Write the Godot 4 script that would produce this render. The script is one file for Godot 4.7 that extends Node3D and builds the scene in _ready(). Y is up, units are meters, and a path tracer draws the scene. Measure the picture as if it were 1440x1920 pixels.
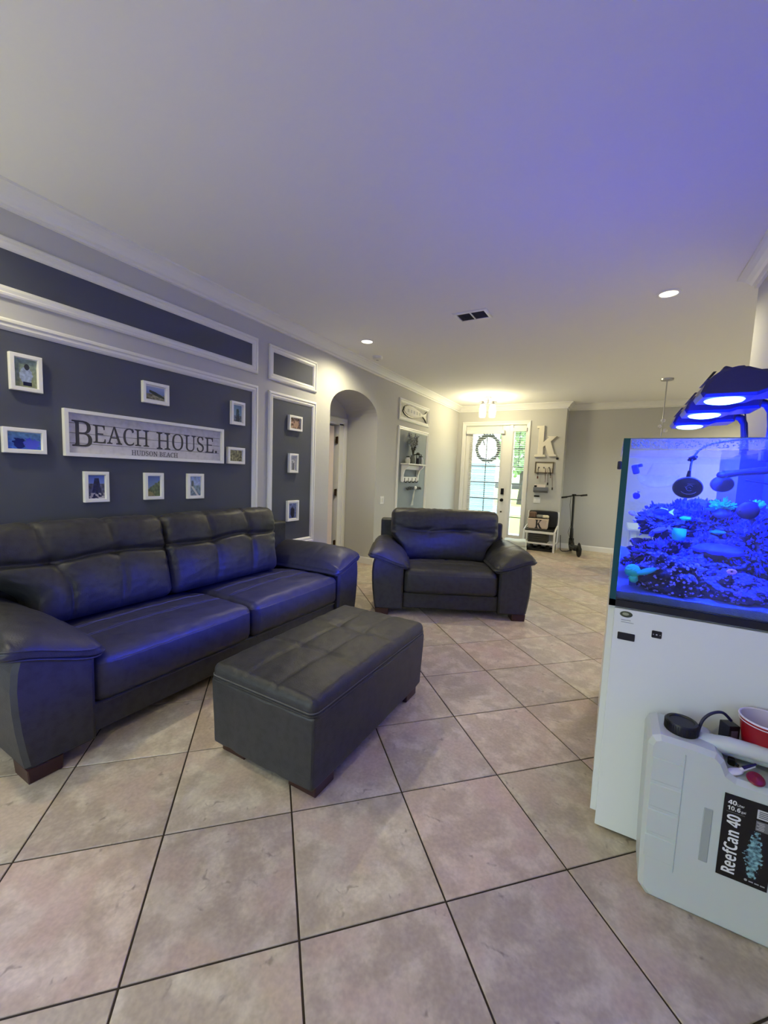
extends Node3D

const WX := -3.05          # left wall plane
const CEIL := 2.84
const KZ := -8.55          # front-door wall plane
const RZ := -8.88          # recessed wall plane
const RX := 0.75           # right wall plane

var M := {}
var rng := RandomNumberGenerator.new()
var used := {}

# ---------------------------------------------------------------- mesh helper
class MB:
	var v := PackedVector3Array()
	var n := PackedVector3Array()
	var uv := PackedVector2Array()
	var ix := PackedInt32Array()
	var xf := Transform3D.IDENTITY

	func tri(a: Vector3, b: Vector3, c: Vector3, ua := Vector2.ZERO, ub := Vector2.ZERO, uc := Vector2.ZERO) -> void:
		var nn := (b - a).cross(c - a)
		if nn.length_squared() < 1e-16:
			return
		nn = (xf.basis * nn).normalized()
		var k := v.size()
		v.append(xf * a); v.append(xf * b); v.append(xf * c)
		n.append(nn); n.append(nn); n.append(nn)
		uv.append(ua); uv.append(ub); uv.append(uc)
		ix.append(k); ix.append(k + 2); ix.append(k + 1)

	func quad(a: Vector3, b: Vector3, c: Vector3, d: Vector3) -> void:
		tri(a, b, c, Vector2(0, 1), Vector2(1, 1), Vector2(1, 0))
		tri(a, c, d, Vector2(0, 1), Vector2(1, 0), Vector2(0, 0))

	# chamfered box, flat shaded
	func box(c: Vector3, s: Vector3, b := 0.0) -> void:
		var h := s * 0.5
		if b <= 0.0:
			var p := []
			for i in 8:
				p.append(c + Vector3(h.x if i & 1 else -h.x, h.y if i & 2 else -h.y, h.z if i & 4 else -h.z))
			quad(p[4], p[5], p[7], p[6]); quad(p[1], p[0], p[2], p[3])
			quad(p[5], p[1], p[3], p[7]); quad(p[0], p[4], p[6], p[2])
			quad(p[6], p[7], p[3], p[2]); quad(p[0], p[1], p[5], p[4])
			return
		var g := Vector3(h.x - b, h.y - b, h.z - b)
		for sx in [-1.0, 1.0]:
			quad_o(c, [Vector3(sx * h.x, -g.y, -g.z), Vector3(sx * h.x, g.y, -g.z), Vector3(sx * h.x, g.y, g.z), Vector3(sx * h.x, -g.y, g.z)])
			quad_o(c, [Vector3(-g.x, sx * h.y, -g.z), Vector3(g.x, sx * h.y, -g.z), Vector3(g.x, sx * h.y, g.z), Vector3(-g.x, sx * h.y, g.z)])
			quad_o(c, [Vector3(-g.x, -g.y, sx * h.z), Vector3(g.x, -g.y, sx * h.z), Vector3(g.x, g.y, sx * h.z), Vector3(-g.x, g.y, sx * h.z)])
			for sy in [-1.0, 1.0]:
				quad_o(c, [Vector3(sx * h.x, sy * g.y, -g.z), Vector3(sx * g.x, sy * h.y, -g.z), Vector3(sx * g.x, sy * h.y, g.z), Vector3(sx * h.x, sy * g.y, g.z)])
				quad_o(c, [Vector3(sx * h.x, -g.y, sy * g.z), Vector3(sx * g.x, -g.y, sy * h.z), Vector3(sx * g.x, g.y, sy * h.z), Vector3(sx * h.x, g.y, sy * g.z)])
				quad_o(c, [Vector3(-g.x, sx * h.y, sy * g.z), Vector3(-g.x, sx * g.y, sy * h.z), Vector3(g.x, sx * g.y, sy * h.z), Vector3(g.x, sx * h.y, sy * g.z)])
				for sz in [-1.0, 1.0]:
					tri_o(c, Vector3(sx * h.x, sy * g.y, sz * g.z), Vector3(sx * g.x, sy * h.y, sz * g.z), Vector3(sx * g.x, sy * g.y, sz * h.z))

	func quad_o(c: Vector3, q: Array) -> void:
		var m: Vector3 = (q[0] + q[1] + q[2] + q[3]) * 0.25
		var nn: Vector3 = (q[1] - q[0]).cross(q[2] - q[0])
		if nn.dot(m) > 0.0:
			quad(c + q[0], c + q[1], c + q[2], c + q[3])
		else:
			quad(c + q[3], c + q[2], c + q[1], c + q[0])

	func tri_o(c: Vector3, a: Vector3, b: Vector3, d: Vector3) -> void:
		if (b - a).cross(d - a).dot(a + b + d) > 0.0:
			tri(c + a, c + b, c + d)
		else:
			tri(c + a, c + d, c + b)

	# smooth indexed patch; tris are CCW seen from outside
	func patch(pv: PackedVector3Array, tris: PackedInt32Array, puv := PackedVector2Array()) -> void:
		var nn := PackedVector3Array(); nn.resize(pv.size())
		for t in range(0, tris.size(), 3):
			var a := pv[tris[t]]; var b := pv[tris[t + 1]]; var c := pv[tris[t + 2]]
			var f := (b - a).cross(c - a)
			nn[tris[t]] += f; nn[tris[t + 1]] += f; nn[tris[t + 2]] += f
		var k := v.size()
		for i in pv.size():
			v.append(xf * pv[i]); n.append((xf.basis * nn[i]).normalized())
			uv.append(puv[i] if puv.size() > i else Vector2.ZERO)
		for t in range(0, tris.size(), 3):
			ix.append(k + tris[t]); ix.append(k + tris[t + 2]); ix.append(k + tris[t + 1])

	static func axis(s: float, r: float, n: int, ns: int) -> PackedFloat32Array:
		var o := PackedFloat32Array()
		var e := s * 0.5 - r
		for k in range(ns, 0, -1):
			o.append(-e - r * tan(PI * 0.25 * k / ns))
		for k in n + 1:
			o.append(lerpf(-e, e, float(k) / n))
		for k in range(1, ns + 1):
			o.append(e + r * tan(PI * 0.25 * k / ns))
		return o

	# rounded box with welded vertices and an optional warp(p, q, n) -> position
	func rbox(c: Vector3, s: Vector3, r: float, nn := Vector3i(2, 2, 2), ns := 3, warp = null) -> void:
		r = minf(r, minf(s.x, minf(s.y, s.z)) * 0.499)
		var ax := [axis(s.x, r, nn.x, ns), axis(s.y, r, nn.y, ns), axis(s.z, r, nn.z, ns)]
		var keys := {}
		var pv := PackedVector3Array(); var tris := PackedInt32Array()
		var e := s * 0.5 - Vector3(r, r, r)
		for d in 3:
			var d1 := (d + 1) % 3; var d2 := (d + 2) % 3
			for side in 2:
				var kd: int = 0 if side == 0 else ax[d].size() - 1
				var grid := []
				for i in ax[d1].size():
					var row := PackedInt32Array()
					for j in ax[d2].size():
						var key := Vector3i.ZERO
						key[d] = kd; key[d1] = i; key[d2] = j
						if not keys.has(key):
							var p := Vector3(ax[0][key.x], ax[1][key.y], ax[2][key.z])
							var inner := p.clamp(-e, e)
							var dir := (p - inner).normalized()
							var q := inner + dir * r
							if warp != null:
								q = warp.call(q, Vector3(q.x / s.x, q.y / s.y, q.z / s.z) * 2.0, dir)
							keys[key] = pv.size()
							pv.append(c + q)
						row.append(keys[key])
					grid.append(row)
				for i in ax[d1].size() - 1:
					for j in ax[d2].size() - 1:
						var a: int = grid[i][j]; var b: int = grid[i + 1][j]; var cc: int = grid[i + 1][j + 1]; var dd: int = grid[i][j + 1]
						if side == 1:
							tris.append_array([a, b, cc, a, cc, dd])
						else:
							tris.append_array([a, cc, b, a, dd, cc])
		patch(pv, tris)

	# surface of revolution about y; prof = (radius, y) from bottom to top outside
	func lathe(prof: PackedVector2Array, segs := 24, sharp := 40.0) -> void:
		var m := prof.size() - 1
		var dirs := []
		for i in m:
			var d := prof[i + 1] - prof[i]
			dirs.append(Vector2(d.y, -d.x).normalized())
		var cs := cos(deg_to_rad(sharp))
		for i in m:
			var n0: Vector2 = dirs[i]; var n1: Vector2 = dirs[i]
			if i > 0 and dirs[i - 1].dot(dirs[i]) > cs:
				n0 = (dirs[i - 1] + dirs[i]).normalized()
			if i < m - 1 and dirs[i + 1].dot(dirs[i]) > cs:
				n1 = (dirs[i + 1] + dirs[i]).normalized()
			var k := v.size()
			for j in segs + 1:
				var t := TAU * j / segs
				var cv := Vector3(cos(t), 0, -sin(t))
				v.append(xf * (cv * prof[i].x + Vector3(0, prof[i].y, 0)))
				v.append(xf * (cv * prof[i + 1].x + Vector3(0, prof[i + 1].y, 0)))
				n.append((xf.basis * (cv * n0.x + Vector3(0, n0.y, 0))).normalized())
				n.append((xf.basis * (cv * n1.x + Vector3(0, n1.y, 0))).normalized())
				uv.append(Vector2(float(j) / segs, 1.0 - float(i) / m)); uv.append(Vector2(float(j) / segs, 1.0 - float(i + 1) / m))
			for j in segs:
				var a := k + j * 2
				if prof[i].x > 1e-6:
					ix.append_array([a, a + 3, a + 2] if false else [a, a + 1, a + 2])
				if prof[i + 1].x > 1e-6:
					ix.append_array([a + 2, a + 1, a + 3])

	# round tube along points; rad is a float or an array of floats
	func tube(pts: Array, rad, sides := 10, closed := false, flat := 1.0) -> void:
		var m := pts.size()
		var pv := PackedVector3Array(); var tris := PackedInt32Array()
		var up := Vector3.UP
		var t0: Vector3 = (pts[1] - pts[0]).normalized()
		if absf(t0.dot(up)) > 0.9:
			up = Vector3.RIGHT
		var nx := t0.cross(up).normalized()
		for i in m:
			var t: Vector3
			if closed:
				t = (pts[(i + 1) % m] - pts[(i + m - 1) % m]).normalized()
			else:
				t = (pts[mini(i + 1, m - 1)] - pts[maxi(i - 1, 0)]).normalized()
			nx = (nx - t * nx.dot(t)).normalized()
			var ny := t.cross(nx)
			var rr: float = rad[i] if rad is Array or rad is PackedFloat32Array else rad
			for j in sides:
				var a := TAU * j / sides
				pv.append(pts[i] + nx * cos(a) * rr + ny * sin(a) * rr * flat)
		var last := m if closed else m - 1
		for i in last:
			var i2 := (i + 1) % m
			for j in sides:
				var j2 := (j + 1) % sides
				tris.append_array([i * sides + j, i * sides + j2, i2 * sides + j2, i * sides + j, i2 * sides + j2, i2 * sides + j])
		if not closed:
			pv.append(pts[0]); pv.append(pts[m - 1])
			for j in sides:
				tris.append_array([pv.size() - 2, (j + 1) % sides, j])
				tris.append_array([pv.size() - 1, (m - 1) * sides + j, (m - 1) * sides + (j + 1) % sides])
		patch(pv, tris)

	# polygon in xy extruded from z0 to z1 (z1 = front), edges chamfered by b
	func prism(poly: PackedVector2Array, z0: float, z1: float, b := 0.0, both := true) -> void:
		if Geometry2D.is_polygon_clockwise(poly):
			poly = poly.duplicate(); poly.reverse()
		var m := poly.size()
		var ins := poly.duplicate()
		if b > 0.0:
			for i in m:
				var e0 := (poly[i] - poly[(i + m - 1) % m]).normalized()
				var e1 := (poly[(i + 1) % m] - poly[i]).normalized()
				var n0 := Vector2(-e0.y, e0.x); var n1 := Vector2(-e1.y, e1.x)
				var mm := (n0 + n1) / maxf(1.0 + n0.dot(n1), 0.3)
				ins[i] = poly[i] + mm * b
		var T := Geometry2D.triangulate_polygon(poly)
		var bb := b if both else 0.0
		for t in range(0, T.size(), 3):
			var a := T[t]; var c := T[t + 1]; var d := T[t + 2]
			if (poly[c] - poly[a]).cross(poly[d] - poly[a]) < 0.0:
				var sw := c; c = d; d = sw
			tri(Vector3(ins[a].x, ins[a].y, z1), Vector3(ins[c].x, ins[c].y, z1), Vector3(ins[d].x, ins[d].y, z1), ins[a], ins[c], ins[d])
			var pb := ins if both else poly
			tri(Vector3(pb[a].x, pb[a].y, z0), Vector3(pb[d].x, pb[d].y, z0), Vector3(pb[c].x, pb[c].y, z0), pb[a], pb[d], pb[c])
		for i in m:
			var i2 := (i + 1) % m
			var p := poly[i]; var q := poly[i2]; var pi := ins[i]; var qi := ins[i2]
			quad(Vector3(p.x, p.y, z0 + bb), Vector3(q.x, q.y, z0 + bb), Vector3(q.x, q.y, z1 - b), Vector3(p.x, p.y, z1 - b))
			if b > 0.0:
				quad(Vector3(p.x, p.y, z1 - b), Vector3(q.x, q.y, z1 - b), Vector3(qi.x, qi.y, z1), Vector3(pi.x, pi.y, z1))
				if both:
					quad(Vector3(pi.x, pi.y, z0), Vector3(qi.x, qi.y, z0), Vector3(q.x, q.y, z0 + b), Vector3(p.x, p.y, z0 + b))

	# profile (a: to the side, b: along nrm) swept along a mitred polyline
	func molding(path: Array, nrm: Vector3, prof: PackedVector2Array, closed := false, flip := false) -> void:
		var m := path.size()
		var rings := []
		for i in m:
			var s0 := Vector3.ZERO; var s1 := Vector3.ZERO
			if i > 0 or closed:
				s0 = nrm.cross((path[i] - path[(i + m - 1) % m]).normalized())
			if i < m - 1 or closed:
				s1 = nrm.cross((path[(i + 1) % m] - path[i]).normalized())
			if s0 == Vector3.ZERO: s0 = s1
			if s1 == Vector3.ZERO: s1 = s0
			var mm := (s0 + s1) / (1.0 + s0.dot(s1))
			if flip: mm = -mm
			var ring := []
			for q in prof:
				ring.append(path[i] + mm * q.x + nrm * q.y)
			rings.append(ring)
		var last := m if closed else m - 1
		for i in last:
			var A: Array = rings[i]; var B: Array = rings[(i + 1) % m]
			for j in prof.size():
				var j2 := (j + 1) % prof.size()
				if flip:
					quad(A[j2], B[j2], B[j], A[j])
				else:
					quad(A[j], B[j], B[j2], A[j2])
		if not closed:
			var T := Geometry2D.triangulate_polygon(prof)
			for t in range(0, T.size(), 3):
				tri(rings[0][T[t]], rings[0][T[t + 1]], rings[0][T[t + 2]])
				tri(rings[m - 1][T[t]], rings[m - 1][T[t + 2]], rings[m - 1][T[t + 1]])

	# sphere-like blob; warp(dir) -> radius factor
	func blob(c: Vector3, rad: Vector3, nu := 16, nv := 10, warp = null) -> void:
		var pv := PackedVector3Array(); var tris := PackedInt32Array()
		for i in nv - 1:
			var ph := PI * (i + 1) / nv - PI / 2
			for j in nu:
				var th := TAU * j / nu
				var d := Vector3(cos(ph) * cos(th), sin(ph), -cos(ph) * sin(th))
				var f := 1.0
				if warp != null: f = warp.call(d)
				pv.append(c + d * rad * f)
		var f0 := 1.0; var f1 := 1.0
		if warp != null:
			f0 = warp.call(Vector3.DOWN); f1 = warp.call(Vector3.UP)
		pv.append(c - Vector3(0, rad.y * f0, 0)); pv.append(c + Vector3(0, rad.y * f1, 0))
		for j in nu:
			var j2 := (j + 1) % nu
			for i in nv - 2:
				tris.append_array([i * nu + j, i * nu + j2, (i + 1) * nu + j2, i * nu + j, (i + 1) * nu + j2, (i + 1) * nu + j])
			tris.append_array([pv.size() - 2, j2, j])
			tris.append_array([pv.size() - 1, (nv - 2) * nu + j, (nv - 2) * nu + j2])
		patch(pv, tris)

	func mesh() -> ArrayMesh:
		var am := ArrayMesh.new()
		var a := []
		a.resize(Mesh.ARRAY_MAX)
		a[Mesh.ARRAY_VERTEX] = v; a[Mesh.ARRAY_NORMAL] = n; a[Mesh.ARRAY_TEX_UV] = uv; a[Mesh.ARRAY_INDEX] = ix
		am.add_surface_from_arrays(Mesh.PRIMITIVE_TRIANGLES, a)
		return am

# ---------------------------------------------------------------- object helpers
func numbered(called: String) -> String:
	if not used.has(called):
		used[called] = 0
		return called
	used[called] += 1
	return "%s_%03d" % [called, used[called]]

func obj(called: String, mb: MB, m: Material, parent: Node3D = null) -> MeshInstance3D:
	return obj_mesh(called, mb.mesh(), m, parent)

func obj_mesh(called: String, mesh: Mesh, m: Material, parent: Node3D = null) -> MeshInstance3D:
	var o := MeshInstance3D.new()
	o.mesh = mesh
	o.material_override = m
	o.cast_shadow = GeometryInstance3D.SHADOW_CASTING_SETTING_ON
	if parent == null:
		o.name = numbered(called)
		add_child(o, true)
	else:
		o.name = part_name(called, parent)
		parent.add_child(o, true)
	return o

func part_name(called: String, parent: Node3D) -> String:
	var k := 0
	var nm := called
	while parent.has_node(NodePath(nm)):
		k += 1
		nm = "%s_%03d" % [called, k]
	return nm

func tag(o: Node3D, label: String, category: String, group := "", kind := "") -> Node3D:
	o.set_meta("label", label)
	if category != "": o.set_meta("category", category)
	if group != "": o.set_meta("group", group)
	if kind != "": o.set_meta("kind", kind)
	return o

func thing(called: String, label: String, category: String, at := Vector3.ZERO, turn := 0.0, group := "") -> Node3D:
	var o := Node3D.new()
	o.name = numbered(called)
	add_child(o, true)
	o.position = at
	o.rotation.y = turn
	tag(o, label, category, group)
	return o

func setting(called: String, label: String, category: String) -> Node3D:
	var o := thing(called, label, category)
	o.set_meta("kind", "structure")
	return o

func stuff(o: Node3D) -> Node3D:
	o.set_meta("kind", "stuff")
	return o

func mat(c: Color, rough := 0.6, metal := 0.0, spec := 0.5) -> StandardMaterial3D:
	var m := StandardMaterial3D.new()
	m.albedo_color = c
	m.roughness = rough
	m.metallic = metal
	m.metallic_specular = spec
	return m

func glow(c: Color, e: float) -> StandardMaterial3D:
	var m := mat(c, 0.5)
	m.emission_enabled = true
	m.emission = c
	m.emission_energy_multiplier = e
	return m

func pane(c: Color, alpha: float, rough := 0.02) -> StandardMaterial3D:
	var m := mat(Color(c.r, c.g, c.b, alpha), rough)
	m.transparency = BaseMaterial3D.TRANSPARENCY_ALPHA
	return m

func noise_tex(sz: int, freq: float, seed_: int, octaves := 4, normal := 0.0, lo := 0.0, hi := 1.0) -> ImageTexture:
	var f := FastNoiseLite.new()
	f.seed = seed_
	f.frequency = freq
	f.noise_type = FastNoiseLite.TYPE_SIMPLEX_SMOOTH
	f.fractal_octaves = octaves
	var im := f.get_seamless_image(sz, sz)
	im.convert(Image.FORMAT_RGBA8)
	if normal > 0.0:
		im.bump_map_to_normal_map(normal)
	else:
		for y in sz:
			for x in sz:
				var t := lerpf(lo, hi, im.get_pixel(x, y).r)
				im.set_pixel(x, y, Color(t, t, t))
	return ImageTexture.create_from_image(im)

func triplanar(m: StandardMaterial3D, scale_: float, world := false) -> void:
	m.uv1_triplanar = true
	m.uv1_world_triplanar = world
	m.uv1_scale = Vector3(scale_, scale_, scale_)

func text_part(called: String, parent: Node3D, txt: String, font: String, bold: bool, rect: Rect2, z: float, depth: float, m: Material, turn := 0.0) -> MeshInstance3D:
	# letters fitted into rect (x, y bottom-left, size) of the parent's front plane
	var sf := SystemFont.new()
	sf.font_names = PackedStringArray([font])
	sf.font_weight = 700 if bold else 400
	var tm := TextMesh.new()
	tm.text = txt
	tm.font = sf
	tm.font_size = 64
	tm.pixel_size = 0.01
	tm.depth = 0.1
	tm.curve_step = 1.0
	var bb := tm.get_aabb()
	var o := obj_mesh(called, tm, m, parent)
	var w := rect.size.x; var h := rect.size.y
	if absf(turn) > 0.1:
		w = rect.size.y; h = rect.size.x
	var s := Vector3(w / bb.size.x, h / bb.size.y, depth / 0.1)
	var c := bb.get_center()
	var b := Basis(Vector3(0, 0, 1), turn) * Basis.from_scale(s)
	var mid := Vector3(rect.position.x + rect.size.x * 0.5, rect.position.y + rect.size.y * 0.5, z)
	o.transform = Transform3D(b, mid - b * c)
	return o

# ---------------------------------------------------------------- materials
func make_materials() -> void:
	M.wall = mat(Color(0.75, 0.75, 0.735), 0.75, 0.0, 0.3)
	var wn := noise_tex(256, 0.03, 11, 3, 0.8)
	for k in ["wall"]:
		M[k].normal_enabled = true; M[k].normal_texture = wn; M[k].normal_scale = 0.25
		triplanar(M[k], 1.6, true)
	M.ceil = mat(Color(0.93, 0.93, 0.92), 0.85, 0.0, 0.25)
	M.ceil.normal_enabled = true; M.ceil.normal_texture = wn; M.ceil.normal_scale = 0.3
	triplanar(M.ceil, 2.0, true)
	M.trim = mat(Color(0.90, 0.90, 0.885), 0.35)
	M.dark = mat(Color(0.31, 0.325, 0.355), 0.6, 0.0, 0.4)
	M.dark.normal_enabled = true; M.dark.normal_texture = wn; M.dark.normal_scale = 0.25
	triplanar(M.dark, 1.6, true)
	M.grout = mat(Color(0.20, 0.165, 0.13), 0.9)
	M.white = mat(Color(0.90, 0.90, 0.89), 0.4)
	M.white_frame = mat(Color(0.92, 0.92, 0.91), 0.45)
	M.black = mat(Color(0.035, 0.035, 0.04), 0.45)
	M.brown = mat(Color(0.20, 0.085, 0.06), 0.4)
	M.steel = mat(Color(0.72, 0.72, 0.74), 0.3, 1.0)
	M.bronze = mat(Color(0.30, 0.22, 0.15), 0.4, 0.8)
	M.dark_metal = mat(Color(0.10, 0.10, 0.10), 0.35, 0.7)
	# leather: fine grain + soft mottling
	var l := mat(Color(0.195, 0.195, 0.205), 0.46, 0.0, 0.45)
	l.normal_enabled = true
	l.normal_texture = noise_tex(512, 0.09, 5, 4, 2.0)
	l.normal_scale = 0.55
	l.albedo_texture = noise_tex(256, 0.02, 7, 4, 0.0, 0.8, 1.15)
	triplanar(l, 3.0)
	M.leather = l
	M.stitch = mat(Color(0.33, 0.33, 0.33), 0.6)
	M.glass = pane(Color(0.92, 0.97, 0.97), 0.06)

func stone_image(sz: int) -> Image:
	# travertine-like porcelain: blotches, streaks and dark veins
	var a := FastNoiseLite.new(); a.seed = 3; a.frequency = 3.0 / sz; a.fractal_octaves = 5
	var b := FastNoiseLite.new(); b.seed = 19; b.frequency = 9.0 / sz; b.fractal_octaves = 5; b.fractal_gain = 0.6
	var c := FastNoiseLite.new(); c.seed = 31; c.frequency = 4.0 / sz; c.fractal_type = FastNoiseLite.FRACTAL_RIDGED; c.fractal_octaves = 5; c.fractal_gain = 0.55
	var d := FastNoiseLite.new(); d.seed = 47; d.frequency = 60.0 / sz; d.fractal_octaves = 2
	var ia := a.get_seamless_image(sz, sz); var ib := b.get_seamless_image(sz, sz)
	var ic := c.get_seamless_image(sz, sz); var idd := d.get_seamless_image(sz, sz)
	var da := ia.get_data(); var db := ib.get_data(); var dc := ic.get_data(); var dd := idd.get_data()
	var out := PackedByteArray(); out.resize(sz * sz * 3)
	var c0 := Vector3(176, 163, 145); var c1 := Vector3(208, 198, 180); var c2 := Vector3(186, 166, 150); var c3 := Vector3(124, 113, 103)
	for i in sz * sz:
		var va := da[i] / 255.0; var vb := db[i] / 255.0; var vc := dc[i] / 255.0; var vd := dd[i] / 255.0
		var col := c0.lerp(c1, smoothstep(0.3, 0.75, vb * 0.6 + va * 0.4))
		col = col.lerp(c2, smoothstep(0.5, 0.8, va) * 0.7)
		col = col.lerp(c3, smoothstep(0.80, 0.98, vc) * smoothstep(0.45, 0.7, vb) * 0.75)
		col *= 0.95 + 0.10 * vd
		out[i * 3] = int(clampf(col.x, 0, 255)); out[i * 3 + 1] = int(clampf(col.y, 0, 255)); out[i * 3 + 2] = int(clampf(col.z, 0, 255))
	return Image.create_from_data(sz, sz, false, Image.FORMAT_RGB8, out)

func build_floor() -> void:
	var f := setting("floor", "beige stone-look tile floor laid on the diagonal with brown grout", "floor")
	var slab := MB.new()
	slab.box(Vector3(0.0, -0.104, -3.34), Vector3(6.9, 0.2, 11.4))
	obj("grout", slab, M.grout, f)
	var im := stone_image(1024)
	var bump := im.duplicate(); bump.convert(Image.FORMAT_RGBA8); bump.bump_map_to_normal_map(1.2)
	var tex := ImageTexture.create_from_image(im)
	var ntex := ImageTexture.create_from_image(bump)
	var mats := []
	for t in [Color(1, 1, 1), Color(0.94, 0.93, 0.93), Color(1.0, 0.97, 0.96), Color(0.97, 0.97, 0.94)]:
		var m := mat(t, 0.36, 0.0, 0.5)
		m.albedo_texture = tex
		m.normal_enabled = true; m.normal_texture = ntex; m.normal_scale = 0.35
		mats.append(m)
	var T := 0.46
	var ei := Vector2(cos(PI / 4), -sin(PI / 4)); var ej := Vector2(-sin(PI / 4), -cos(PI / 4))
	var o0 := Vector2(-2.20739939, -1.08251977) * T
	var room := PackedVector2Array([Vector2(-3.04, 2.15), Vector2(0.74, 2.15), Vector2(0.74, -3.8), Vector2(3.15, -3.8), Vector2(3.15, -8.87), Vector2(-0.9, -8.87), Vector2(-0.9, -8.54), Vector2(-3.04, -8.54), Vector2(-3.04, -5.11), Vector2(-3.56, -5.11), Vector2(-3.56, -4.01), Vector2(-3.04, -4.01)])
	rng.seed = 77
	var meshes := []
	for k in 10:
		meshes.append(null)
	var rest := MB.new()
	var count := 0
	var g := 0.0032
	for i in range(-12, 26):
		for j in range(-12, 26):
			var c: Vector2 = o0 + (ei * (i + 0.5) + ej * (j + 0.5)) * T
			var h := T * 0.5 - g
			var sq := PackedVector2Array([c - ei * h - ej * h, c + ei * h - ej * h, c + ei * h + ej * h, c - ei * h + ej * h])
			var parts := Geometry2D.intersect_polygons(sq, room)
			if parts.is_empty():
				continue
			var whole := false
			if parts.size() == 1 and parts[0].size() == 4:
				var area := 0.0
				var p: PackedVector2Array = parts[0]
				for q in 4:
					area += p[q].cross(p[(q + 1) % 4]) * 0.5
				whole = absf(absf(area) - 4.0 * h * h) < 1e-4
			var var_k := rng.randi() % 10
			var mk := rng.randi() % 4
			if not (c.y < 0.45 and c.x < 2.2 and c.y > -8.9):
				for p in parts:
					tile_mb(rest, p, Vector2.ZERO, var_k, h)
				continue
			if whole:
				if meshes[var_k] == null:
					var mb := MB.new()
					tile_mb(mb, PackedVector2Array([-ei * h - ej * h, ei * h - ej * h, ei * h + ej * h, -ei * h + ej * h]), Vector2.ZERO, var_k, h)
					meshes[var_k] = mb.mesh()
				var o := obj_mesh("tile", meshes[var_k], mats[mk], f)
				o.position = Vector3(c.x, 0, c.y)
				count += 1
			else:
				for p in parts:
					var mb := MB.new()
					tile_mb(mb, p, c, var_k, h)
					if mb.v.size() == 0: continue
					var o := obj("tile", mb, mats[mk], f)
					o.position = Vector3(c.x, 0, c.y)
					count += 1
	stuff(obj("tile_field", rest, mats[0], f))

func tile_mb(mb: MB, poly: PackedVector2Array, c: Vector2, k: int, h: float) -> void:
	# poly in (x, z); local to c; bevelled top at y = 0
	var off := Vector2(fmod(k * 0.37, 1.0), fmod(k * 0.61, 1.0))
	var rot := (k % 4) * PI / 2
	var p := PackedVector2Array()
	for q in poly:
		p.append(Vector2(q.x - c.x, -(q.y - c.y)))   # prism xy -> world x, -z
	var s := MB.new()
	s.xf = Transform3D(Basis(Vector3(1, 0, 0), Vector3(0, 0, -1), Vector3(0, 1, 0)), Vector3.ZERO)
	s.prism(p, -0.008, 0.0, 0.0016, false)
	var base := mb.v.size()
	for q in s.v.size():
		mb.v.append(s.v[q]); mb.n.append(s.n[q])
		mb.uv.append(off + Vector2(s.v[q].x, s.v[q].z).rotated(rot) / 1.25)
	for q in s.ix:
		mb.ix.append(base + q)

func wall_box(mb: MB, x0: float, x1: float, y0: float, y1: float, z0: float, z1: float) -> void:
	mb.box(Vector3((x0 + x1) / 2, (y0 + y1) / 2, (z0 + z1) / 2), Vector3(absf(x1 - x0), absf(y1 - y0), absf(z1 - z0)))

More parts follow.
